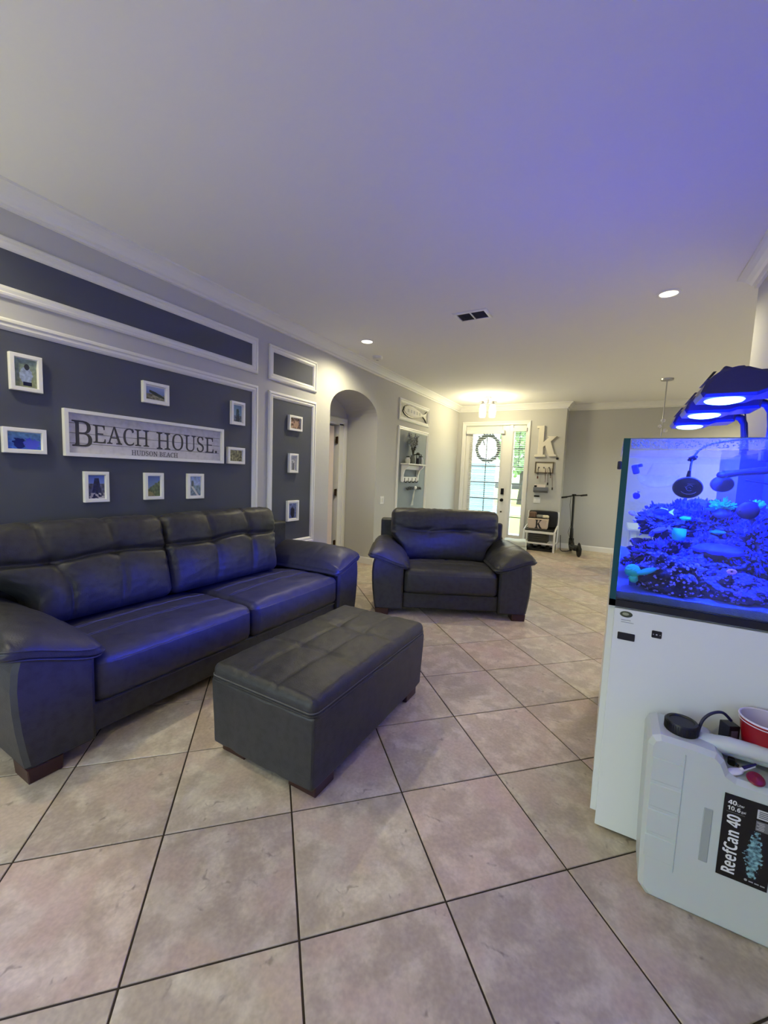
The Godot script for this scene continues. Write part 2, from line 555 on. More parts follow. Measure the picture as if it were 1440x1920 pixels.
func build_shell() -> void:
	# left wall with the arched opening, drawn in (-z, y) and extruded along -x
	var w := setting("wall_left", "long light grey wall with panel mouldings and an arched opening", "wall")
	var pts := PackedVector2Array([Vector2(-2.3, 0), Vector2(4.0, 0), Vector2(4.0, 2.12)])
	for k in range(1, 20):
		var t := PI - PI * k / 20.0
		pts.append(Vector2(4.56 + 0.56 * cos(t), 2.12 + 0.30 * sin(t)))
	pts.append_array([Vector2(5.12, 2.12), Vector2(5.12, 0), Vector2(8.7, 0), Vector2(8.7, CEIL), Vector2(-2.3, CEIL)])
	var mb := MB.new()
	mb.xf = Transform3D(Basis(Vector3(0, 0, -1), Vector3(0, 1, 0), Vector3(1, 0, 0)), Vector3(WX, 0, 0))
	mb.prism(pts, -0.15, 0.0)
	obj("wall_face", mb, M.wall, w)
	# alcove behind the arch
	var al := setting("wall_alcove", "grey barrel-vaulted alcove behind the arched opening", "wall")
	mb = MB.new()
	wall_box(mb, -3.75, -3.2, 0, CEIL, -5.27, -5.12)
	wall_box(mb, -3.75, -3.2, 0, CEIL, -4.0, -3.85)
	obj("side_wall", mb, M.wall, al)
	mb = MB.new()
	var bp := PackedVector2Array([Vector2(3.85, 0), Vector2(4.06, 0), Vector2(4.06, 2.06), Vector2(5.03, 2.06), Vector2(5.03, 0), Vector2(5.27, 0), Vector2(5.27, CEIL), Vector2(3.85, CEIL)])
	mb.xf = Transform3D(Basis(Vector3(0, 0, -1), Vector3(0, 1, 0), Vector3(1, 0, 0)), Vector3(-3.58, 0, 0))
	mb.prism(bp, -0.12, 0.0)
	obj("back_wall", mb, M.wall, al)
	mb = MB.new()
	var vp := PackedVector2Array([Vector2(4.0, 2.12)])
	for k in range(1, 20):
		var t := PI - PI * k / 20.0
		vp.append(Vector2(4.56 + 0.56 * cos(t), 2.12 + 0.30 * sin(t)))
	vp.append_array([Vector2(5.12, 2.12), Vector2(5.12, 2.6), Vector2(4.0, 2.6)])
	mb.xf = Transform3D(Basis(Vector3(0, 0, -1), Vector3(0, 1, 0), Vector3(1, 0, 0)), Vector3(WX - 0.15, 0, 0))
	mb.prism(vp, -0.38, 0.0)
	obj("vault", mb, M.wall, al)
	# room behind the alcove door, closed
	mb = MB.new()
	wall_box(mb, -4.9, -3.7, -0.1, 0.0, -5.6, -3.6)
	wall_box(mb, -5.0, -4.9, -0.1, CEIL, -5.6, -3.6)
	wall_box(mb, -4.9, -3.7, 0, CEIL, -5.6, -5.5); wall_box(mb, -4.9, -3.7, 0, CEIL, -3.7, -3.6)
	obj("side_room", mb, M.wall, al)
	# alcove door with casing
	var d := setting("door_2", "pale pink-white door standing ajar in the alcove behind the arch", "door")
	mb = MB.new()
	mb.molding([Vector3(-3.58, 0, -4.06), Vector3(-3.58, 2.06, -4.06), Vector3(-3.58, 2.06, -5.03), Vector3(-3.58, 0, -5.03)], Vector3(1, 0, 0), PackedVector2Array([Vector2(0, 0), Vector2(0, 0.012), Vector2(0.03, 0.02), Vector2(0.07, 0.02), Vector2(0.085, 0.012), Vector2(0.085, 0)]), false, false)
	obj("casing", mb, M.trim, d)
	mb = MB.new()
	mb.box(Vector3(-3.64, 1.03, -4.98), Vector3(0.12, 2.06, 0.10)); mb.box(Vector3(-3.64, 1.03, -4.07), Vector3(0.12, 2.06, 0.02)); mb.box(Vector3(-3.64, 2.05, -4.55), Vector3(0.12, 0.02, 0.97))
	obj("jamb", mb, M.trim, d)
	M.door2 = mat(Color(0.86, 0.80, 0.76), 0.45)
	mb = MB.new()
	mb.box(Vector3(0, 1.02, 0.425), Vector3(0.035, 2.0, 0.83), 0.003)
	for yy in [0.5, 1.0, 1.55]:
		mb.box(Vector3(0.016, yy, 0.24), Vector3(0.012, 0.36, 0.26), 0.006)
		mb.box(Vector3(0.016, yy, 0.6), Vector3(0.012, 0.36, 0.26), 0.006)
	var leaf := obj("leaf", mb, M.door2, d)
	leaf.position = Vector3(-3.645, 0, -4.885); leaf.rotation.y = -0.22
	for yy in [0.28, 1.05, 1.82]:
		mb = MB.new()
		mb.lathe(PackedVector2Array([Vector2(0, -0.055), Vector2(0.011, -0.05), Vector2(0.012, 0.05), Vector2(0, 0.055)]), 10)
		mb.box(Vector3(-0.01, 0, 0.014), Vector3(0.006, 0.095, 0.03))
		obj("hinge", mb, M.bronze, d).position = Vector3(-3.605, yy, -4.92)
	# right wall next to the aquarium
	var r := setting("wall_right", "light grey wall end behind the aquarium at the right edge", "wall")
	mb = MB.new(); wall_box(mb, RX, RX + 0.15, 0, CEIL, -3.8, 2.3)
	wall_box(mb, RX + 0.15, 3.3, 0, CEIL, -3.8, -3.65)
	obj("wall_face", mb, M.wall, r)
	var e := setting("wall_far_right", "light grey dining side wall", "wall")
	mb = MB.new()
	wall_box(mb, 3.2, 3.35, 0, 0.9, -9.0, -3.65); wall_box(mb, 3.2, 3.35, 2.1, CEIL, -9.0, -3.65)
	wall_box(mb, 3.2, 3.35, 0.9, 2.1, -9.0, -7.2); wall_box(mb, 3.2, 3.35, 0.9, 2.1, -5.8, -3.65)
	obj("wall_face", mb, M.wall, e)
	# front wall with the door opening, then the recessed part
	var k := setting("wall_front", "light grey wall around the white front door", "wall")
	var kp := PackedVector2Array([Vector2(-3.2, 0), Vector2(-2.9, 0), Vector2(-2.9, 2.46), Vector2(-1.59, 2.46), Vector2(-1.59, 0), Vector2(-0.905, 0), Vector2(-0.905, CEIL), Vector2(-3.2, CEIL)])
	mb = MB.new(); mb.xf.origin = Vector3(0, 0, KZ); mb.prism(kp, -0.15, 0.0)
	wall_box(mb, -1.1, -0.905, 0, CEIL, RZ + 0.0 - KZ, -0.15)
	obj("wall_face", mb, M.wall, k)
	var rc := setting("wall_recess", "light grey recessed wall behind the black scooter", "wall")
	mb = MB.new(); wall_box(mb, -1.1, 3.35, 0, CEIL, RZ - 0.15, RZ)
	obj("wall_face", mb, M.wall, rc)
	var rr := setting("wall_rear", "light grey wall behind the photographer", "wall")
	var rp := PackedVector2Array([Vector2(-3.2, 0), Vector2(-2.75, 0), Vector2(-2.75, 2.15), Vector2(-1.25, 2.15), Vector2(-1.25, 0), Vector2(0.9, 0), Vector2(0.9, CEIL), Vector2(-3.2, CEIL)])
	mb = MB.new(); mb.xf.origin = Vector3(0, 0, 2.3); mb.prism(rp, -0.15, 0.0)
	obj("wall_face", mb, M.wall, rr)
	var c := setting("ceiling", "flat white ceiling", "ceiling")
	mb = MB.new(); wall_box(mb, -5.0, 3.4, CEIL, CEIL + 0.2, -9.1, 2.4)
	obj("ceiling_face", mb, M.ceil, c)
	# crown moulding all round
	var cr := setting("trim_1", "white crown moulding along the ceiling", "moulding")
	var prof := PackedVector2Array([Vector2(0, -0.115), Vector2(0, 0), Vector2(0.105, 0), Vector2(0.105, -0.014), Vector2(0.088, -0.022), Vector2(0.066, -0.040), Vector2(0.045, -0.066), Vector2(0.034, -0.086), Vector2(0.018, -0.094), Vector2(0.018, -0.112)])
	prof.reverse()
	if not Geometry2D.is_polygon_clockwise(prof): prof.reverse()
	var y := CEIL
	mb = MB.new()
	mb.molding([Vector3(WX, y, 2.3), Vector3(WX, y, KZ), Vector3(-0.905, y, KZ), Vector3(-0.905, y, RZ), Vector3(3.2, y, RZ), Vector3(3.2, y, -3.8), Vector3(RX, y, -3.8), Vector3(RX, y, 2.15)], Vector3.UP, prof, false, true)
	obj("crown", mb, M.trim, cr)
	# baseboards
	var bprof := PackedVector2Array([Vector2(0, 0), Vector2(0, 0.10), Vector2(0.008, 0.10), Vector2(0.014, 0.085), Vector2(0.014, 0)])
	var runs := {
		"baseboard_left": [[Vector3(WX, 0, 2.1), Vector3(WX, 0, -4.0)], [Vector3(-3.49, 0, -5.12), Vector3(WX, 0, -5.12), Vector3(WX, 0, KZ), Vector3(-2.96, 0, KZ)]],
		"baseboard_front": [[Vector3(-1.53, 0, KZ), Vector3(-0.905, 0, KZ), Vector3(-0.905, 0, RZ), Vector3(3.2, 0, RZ)]],
		"baseboard_right": [[Vector3(3.2, 0, -3.8), Vector3(RX, 0, -3.8), Vector3(RX, 0, 2.1)]]}
	for nm in runs:
		var b := setting(nm, {"baseboard_left": "white baseboard along the panelled wall", "baseboard_front": "white baseboard beside the front door and behind the scooter", "baseboard_right": "white baseboard behind the aquarium"}[nm], "baseboard")
		for path in runs[nm]:
			mb = MB.new(); mb.molding(path, Vector3.UP, bprof, false, true)
			obj("board", mb, M.trim, b)

func rect_path(w: float, h: float) -> Array:
	return [Vector3(-w / 2, -h / 2, 0), Vector3(w / 2, -h / 2, 0), Vector3(w / 2, h / 2, 0), Vector3(-w / 2, h / 2, 0)]

# moulded rectangle; local frame: x right, y up, z out of the wall. Path runs CCW, so the side vector points inwards.
func rect_frame(mb: MB, w: float, h: float, prof: PackedVector2Array) -> void:
	var pr := prof.duplicate()
	if not Geometry2D.is_polygon_clockwise(pr): pr.reverse()
	mb.molding(rect_path(w, h), Vector3(0, 0, 1), pr, true, false)

func wall_node(o: Node3D, z: float, y: float) -> void:
	o.position = Vector3(WX, y, z)
	o.rotation.y = PI / 2

func build_panels() -> void:
	var prof := PackedVector2Array([Vector2(0, 0), Vector2(0, 0.014), Vector2(0.010, 0.022), Vector2(0.022, 0.024), Vector2(0.030, 0.016), Vector2(0.046, 0.018), Vector2(0.058, 0.012), Vector2(0.066, 0.004), Vector2(0.066, 0)])
	M.dark_art = mat(Color(0.30, 0.31, 0.32), 0.5)
	M.blue_panel = mat(Color(0.50, 0.535, 0.56), 0.6)
	# z start (near), z end (far), y bottom, y top
	var P := [
		["long slim dark grey wall panel in white moulding above the photo wall", 0.828 - 1.656, -2.848, 2.25, 2.577, M.dark],
		["large dark grey wall panel in white moulding behind the sofa", -0.828, -2.851, 0.53, 2.14, M.dark],
		["small dark grey wall panel in white moulding beside the arch", -2.99, -3.722, 2.237, 2.575, M.dark],
		["tall narrow dark grey wall panel in white moulding beside the arch", -2.99, -3.722, 0.53, 2.13, M.dark],
		["small wall panel near the photographer, outside the long one", 0.05, -0.69, 2.237, 2.575, M.dark],
		["tall narrow wall panel near the photographer", 0.05, -0.69, 0.53, 2.13, M.dark],
		["tall pale blue wall panel in white moulding by the front door", -5.755, -6.93, 0.53, 2.125, M.blue_panel],
		["small wall panel in white moulding above the pale blue one", -5.755, -6.93, 2.218, 2.556, M.dark_art]]
	var i := 2
	for p in P:
		var t := setting("trim_%d" % i, p[0], "wall panel")
		i += 1
		var w: float = absf(p[2] - p[1]); var h: float = p[4] - p[3]
		wall_node(t, (p[1] + p[2]) / 2, (p[3] + p[4]) / 2)
		var mb := MB.new(); rect_frame(mb, w, h, prof)
		obj("moulding", mb, M.trim, t)
		mb = MB.new(); mb.box(Vector3(0, 0, 0.0015), Vector3(w - 0.02, h - 0.02, 0.003))
		obj("painted_panel", mb, p[5], t)

func build_front_door() -> void:
	# casing
	var cs := setting("trim_20", "white casing around the front door and its sidelight", "door casing")
	var prof := PackedVector2Array([Vector2(0, 0), Vector2(0, 0.02), Vector2(0.015, 0.026), Vector2(0.04, 0.018), Vector2(0.065, 0.016), Vector2(0.08, 0.01), Vector2(0.08, 0)])
	var mb := MB.new()
	if not Geometry2D.is_polygon_clockwise(prof): prof.reverse()
	mb.molding([Vector3(-1.545, 0, KZ), Vector3(-1.545, 2.517, KZ), Vector3(-2.95, 2.517, KZ), Vector3(-2.95, 0, KZ)], Vector3(0, 0, 1), prof, false, false)
	obj("casing", mb, M.trim, cs)
	mb = MB.new()
	wall_box(mb, -1.95, -1.885, 0, 2.45, KZ - 0.13, KZ - 0.01)
	wall_box(mb, -2.9, -2.872, 0, 2.46, KZ - 0.14, KZ - 0.005); wall_box(mb, -1.62, -1.59, 0, 2.46, KZ - 0.14, KZ - 0.005)
	wall_box(mb, -2.88, -1.6, 2.44, 2.46, KZ - 0.14, KZ - 0.005)
	wall_box(mb, -2.88, -1.6, -0.01, 0.025, KZ - 0.16, KZ - 0.0)
	obj("jamb", mb, M.trim, cs)
	# door leaf: stiles and rails round a tall glass
	var d := setting("door_1", "white front door with a tall divided glass, blinds and keypad lock", "door")
	var zc := KZ - 0.055
	mb = MB.new()
	var fr := PackedVector2Array([Vector2(0, -0.022), Vector2(0, 0.022), Vector2(0.145, 0.022), Vector2(0.155, 0.012), Vector2(0.155, -0.012), Vector2(0.145, -0.022)])
	mb.box(Vector3(-2.80, 1.23, zc), Vector3(0.14, 2.41, 0.044), 0.002)
	mb.box(Vector3(-2.035, 1.23, zc), Vector3(0.16, 2.41, 0.044), 0.002)
	mb.box(Vector3(-2.42, 2.36, zc), Vector3(0.63, 0.15, 0.044), 0.002)
	mb.box(Vector3(-2.42, 0.17, zc), Vector3(0.63, 0.29, 0.044), 0.002)
	obj("leaf", mb, M.trim, d)
	mb = MB.new(); mb.xf.origin = Vector3(-2.42, 1.30, zc + 0.018)
	rect_frame(mb, 0.66, 2.0, PackedVector2Array([Vector2(0, 0), Vector2(0, 0.012), Vector2(0.02, 0.016), Vector2(0.035, 0.006), Vector2(0.035, 0)]))
	obj("glazing_bead", mb, M.trim, d)
	mb = MB.new(); mb.box(Vector3(-2.42, 1.30, zc), Vector3(0.62, 1.96, 0.006))
	obj("pane", mb, M.glass, d)
	M.muntin = mat(Color(0.42, 0.47, 0.47), 0.5)  # backlit darkness is put into the muntin colour
	mb = MB.new(); mb.box(Vector3(-2.42, 1.30, zc + 0.008), Vector3(0.022, 1.94, 0.012), 0.003)
	obj("muntin", mb, M.muntin, d)
	for y in [1.945, 1.60, 1.26, 0.92, 0.58]:
		mb = MB.new(); mb.box(Vector3(-2.42, y, zc + 0.008), Vector3(0.61, 0.022, 0.011), 0.003)
		obj("muntin", mb, M.muntin, d)
	mb = MB.new()
	mb.xf.origin = Vector3(-2.033, 1.085, zc + 0.022); mb.rbox(Vector3(0, 0, 0.012), Vector3(0.06, 0.125, 0.024), 0.008, Vector3i(1, 1, 1), 2)
	obj("keypad", mb, M.dark_metal, d)
	mb = MB.new()
	mb.xf = Transform3D(Basis(Vector3.RIGHT, PI / 2), Vector3(-2.033, 0.905, zc + 0.022))
	mb.lathe(PackedVector2Array([Vector2(0.033, 0), Vector2(0.033, 0.008), Vector2(0.012, 0.012), Vector2(0.012, 0.03), Vector2(0.028, 0.038), Vector2(0.031, 0.052), Vector2(0.022, 0.064), Vector2(0, 0.067)]), 20)
	obj("knob", mb, M.dark_metal, d)
	for y in [0.66, 0.10]:
		mb = MB.new()
		mb.xf = Transform3D(Basis(Vector3.RIGHT, PI / 2), Vector3(-1.995 if y < 0.3 else -2.033, y, zc + 0.022))
		mb.lathe(PackedVector2Array([Vector2(0.016 + (0.014 if y < 0.3 else 0.0), 0), Vector2(0.016 + (0.014 if y < 0.3 else 0.0), 0.02), Vector2(0, 0.024)]), 16)
		obj("door_stop" if y < 0.3 else "lock_button", mb, M.dark_metal, d)
	# sidelight
	var w := setting("window_1", "narrow sidelight window beside the front door", "window")
	mb = MB.new()
	mb.box(Vector3(-1.87, 1.23, zc), Vector3(0.03, 2.41, 0.044)); mb.box(Vector3(-1.625, 1.23, zc), Vector3(0.03, 2.41, 0.044))
	mb.box(Vector3(-1.745, 2.385, zc), Vector3(0.22, 0.10, 0.044)); mb.box(Vector3(-1.745, 0.11, zc), Vector3(0.22, 0.17, 0.044))
	obj("window_frame", mb, M.trim, w)
	mb = MB.new(); mb.box(Vector3(-1.745, 1.26, zc), Vector3(0.23, 2.16, 0.006))
	obj("pane", mb, M.glass, w)
	for y in [1.96, 1.60, 1.25, 0.93, 0.56]:
		mb = MB.new(); mb.box(Vector3(-1.745, y, zc + 0.008), Vector3(0.23, 0.02, 0.011), 0.003)
		obj("muntin", mb, M.muntin, w)
	mb = MB.new(); mb.box(Vector3(-1.75, 1.95, zc + 0.008), Vector3(0.016, 0.74, 0.010), 0.003)
	obj("muntin", mb, M.muntin, w)
	# blinds
	M.blind = mat(Color(0.90, 0.90, 0.87), 0.5)
	for q in [[-2.44, 0.66, 0.35, 2.27, "white slatted blind hanging inside the front door glass", 0.80], [-1.745, 0.235, 1.50, 2.31, "white slatted blind hanging in the upper half of the sidelight", 0.27]]:
		var b := thing("window_blind", q[4], "blind", Vector3(q[0], q[3], KZ - 0.004))
		mb = MB.new(); mb.box(Vector3(0.0 if q[1] < 0.4 else -0.01, 0.03, 0.022), Vector3(q[5], 0.075, 0.05), 0.006)
		obj("headrail", mb, M.trim, b)
		mb = MB.new()
		var n := int((q[3] - q[2]) / 0.042)
		for s in n:
			mb.xf = Transform3D(Basis(Vector3.RIGHT, 0.32), Vector3(0, -0.03 - s * 0.042, -0.004))
			mb.box(Vector3.ZERO, Vector3(q[1], 0.0022, 0.024))
		stuff(obj("slat", mb, M.blind, b))
		for s in [-0.36, 0.36]:
			mb = MB.new(); mb.tube([Vector3(q[1] * s, 0, 0), Vector3(q[1] * s, -(q[3] - q[2]), 0)], 0.0012, 5)
			obj("cord", mb, M.blind, b)
	# wreath on the outside of the glass
	var wr := thing("wreath", "dark twig wreath hanging outside on the front door glass", "wreath", Vector3(-2.415, 1.975, zc - 0.06))
	rng.seed = 5
	mb = MB.new()
	var ring := []
	for s in 40:
		ring.append(Vector3(cos(TAU * s / 40) * 0.235, sin(TAU * s / 40) * 0.265, 0))
	mb.tube(ring, 0.032, 8, true)
	M.twig = mat(Color(0.17, 0.19, 0.17), 0.8)
	obj("ring", mb, M.twig, wr)
	mb = MB.new()
	for s in 240:
		var t := rng.randf() * TAU
		var p := Vector3(cos(t) * 0.235, sin(t) * 0.265, 0)
		var tg := Vector3(-sin(t), cos(t), 0).rotated(Vector3(0, 0, 1), rng.randf_range(-0.9, 0.9))
		var l := rng.randf_range(0.04, 0.09)
		mb.xf = Transform3D(Basis(Quaternion(Vector3.UP, tg)), p + Vector3(rng.randf_range(-0.015, 0.015), rng.randf_range(-0.015, 0.015), rng.randf_range(-0.02, 0.02)))
		mb.blob(Vector3(0, l * 0.4, 0), Vector3(0.013, l * 0.6, 0.005), 6, 4)
	stuff(obj("leaves", mb, M.twig, wr))
	mb = MB.new()
	M.bow = mat(Color(0.30, 0.31, 0.31), 0.8)
	for s in [-1.0, 1.0]:
		mb.xf = Transform3D(Basis(Vector3(0, 0, 1), s * 0.7), Vector3(-0.12 + s * 0.05, 0.22, 0.015))
		mb.blob(Vector3.ZERO, Vector3(0.065, 0.03, 0.018), 10, 6)
		mb.xf = Transform3D(Basis(Vector3(0, 0, 1), s * 0.4), Vector3(-0.12 + s * 0.03, 0.13, 0.015))
		mb.box(Vector3.ZERO, Vector3(0.03, 0.14, 0.004))
	obj("bow", mb, M.bow, wr)

func build_outside() -> void:
	var g := setting("ground", "bright lawn seen through the front door glass", "lawn")
	var mb := MB.new(); wall_box(mb, -40, 40, -0.4, -0.12, -60, -10.6)
	obj("lawn", mb, mat(Color(0.70, 0.75, 0.26), 0.9), g)
	mb = MB.new(); wall_box(mb, -6, 6, -0.3, -0.04, -10.6, -8.7)
	obj("porch_slab", mb, mat(Color(0.62, 0.64, 0.66), 0.8), g)
	mb = MB.new(); wall_box(mb, -40, 40, -0.12, -0.105, -22, -17)
	obj("street", mb, mat(Color(0.55, 0.55, 0.54), 0.9), g)
	var wl := setting("wall_porch", "pale blue-grey siding outside the front door", "wall")
	var pm := mat(Color(0.58, 0.69, 0.73), 0.7)
	for k in 11:
		mb = MB.new(); mb.box(Vector3(-6.4, 0.06 + k * 0.165, -12.3), Vector3(6.5, 0.155, 0.12), 0.012)
		obj("siding_board", mb, pm, wl)
	rng.seed = 21
	var tm := mat(Color(0.50, 0.62, 0.34), 0.9)
	var bm := mat(Color(0.25, 0.2, 0.15), 0.9)
	var lf := MB.new(); lf.box(Vector3.ZERO, Vector3(0.26, 0.02, 0.16))
	var lfm := lf.mesh()
	var spots := [Vector3(-4.75, 0, -24.5), Vector3(-3.9, 0, -27.5), Vector3(-2.6, 0, -25), Vector3(0.5, 0, -28)]
	for s in spots.size():
		var t := thing("tree", ["green tree across the street, at the left in the sidelight", "green tree across the street, in the middle of the sidelight", "green tree across the street, at the right in the sidelight", "green tree across the street, beyond the entry wall"][s], "tree", spots[s] + Vector3(0, -0.12, 0), 0.0, "trees across the street")
		mb = MB.new(); mb.tube([Vector3.ZERO, Vector3(0.05, 1.0, 0), Vector3(-0.05, 2.2, 0)], [0.2, 0.15, 0.08], 10)
		obj("trunk", mb, bm, t)
		var mm := MultiMesh.new(); mm.transform_format = MultiMesh.TRANSFORM_3D; mm.mesh = lfm; mm.instance_count = 800
		for q in 800:
			var dd := Vector3(rng.randfn(), rng.randfn() * 0.8, rng.randfn()).normalized() * (0.55 + 0.45 * rng.randf())
			mm.set_instance_transform(q, Transform3D(Basis(Quaternion.from_euler(Vector3(rng.randf() * 6, rng.randf() * 6, rng.randf() * 6))), Vector3(dd.x * 1.5, 3.3 + dd.y * 1.9, dd.z * 1.5)))
		var mi := MultiMeshInstance3D.new(); mi.multimesh = mm; mi.material_override = tm; mi.name = "foliage"; t.add_child(mi, true)
		stuff(mi)

# ---------------------------------------------------------------- upholstery
func groove(d: float, w: float) -> float:
	return exp(-(d * d) / (w * w))

func arm_prism(s: float, half: float, aw: float) -> MB:
	var a0 := half - aw
	var P := [Vector2(0, 0.058), Vector2(0.248, 0.058), Vector2(0.268, 0.075), Vector2(0.281, 0.15), Vector2(0.293, 0.24), Vector2(0.301, 0.33), Vector2(0.304, 0.42), Vector2(0.298, 0.50), Vector2(0.285, 0.555), Vector2(0.255, 0.570), Vector2(0.15, 0.530), Vector2(0.03, 0.480), Vector2(0, 0.465)]
	var poly := PackedVector2Array()
	for p in P:
		poly.append(Vector2(s * (a0 + p.x), p.y))
	var mb := MB.new()
	mb.prism(poly, -0.90, 0.03, 0.018)
	return mb

func pad_warp(p: Vector3, q: Vector3, nn: Vector3, s: float, nz: FastNoiseLite) -> Vector3:
	# q in -1..1: x across (outer = s), y down/up, z back/front
	var u := (q.x * s + 1.0) * 0.5
	var w := (q.z + 1.0) * 0.5
	var bot := lerpf(0.452, 0.548, smoothstep(0.0, 1.0, u)) - 0.02 * (1.0 - w)
	var dome := 1.0 - pow(absf(2.0 * u - 1.0), 2.6)
	var th := 0.052 + (0.090 * (1.0 - pow(w, 7.0)) + 0.014) * (0.25 + 0.75 * dome)
	th += 0.008 * (1.0 - w) * dome
	var t := (q.y + 1.0) * 0.5
	var y := bot + th * t
	var side := 1.0 - 0.10 * (1.0 - pow(absf(q.y), 2.0) )
	# creases running up from the front lip and a cross seam
	var cr := -0.006 * groove(w - 0.62, 0.018) * t
	cr += nz.get_noise_3d(p.x * 260.0, p.y * 30.0, p.z * 60.0) * 0.007 * smoothstep(0.5, 0.95, w) * t
	cr += nz.get_noise_3d(p.x * 60.0, p.y * 60.0, p.z * 40.0) * 0.006 * t
	return Vector3(p.x * (2.0 - side) if t < 0.5 else p.x, y + cr, p.z)

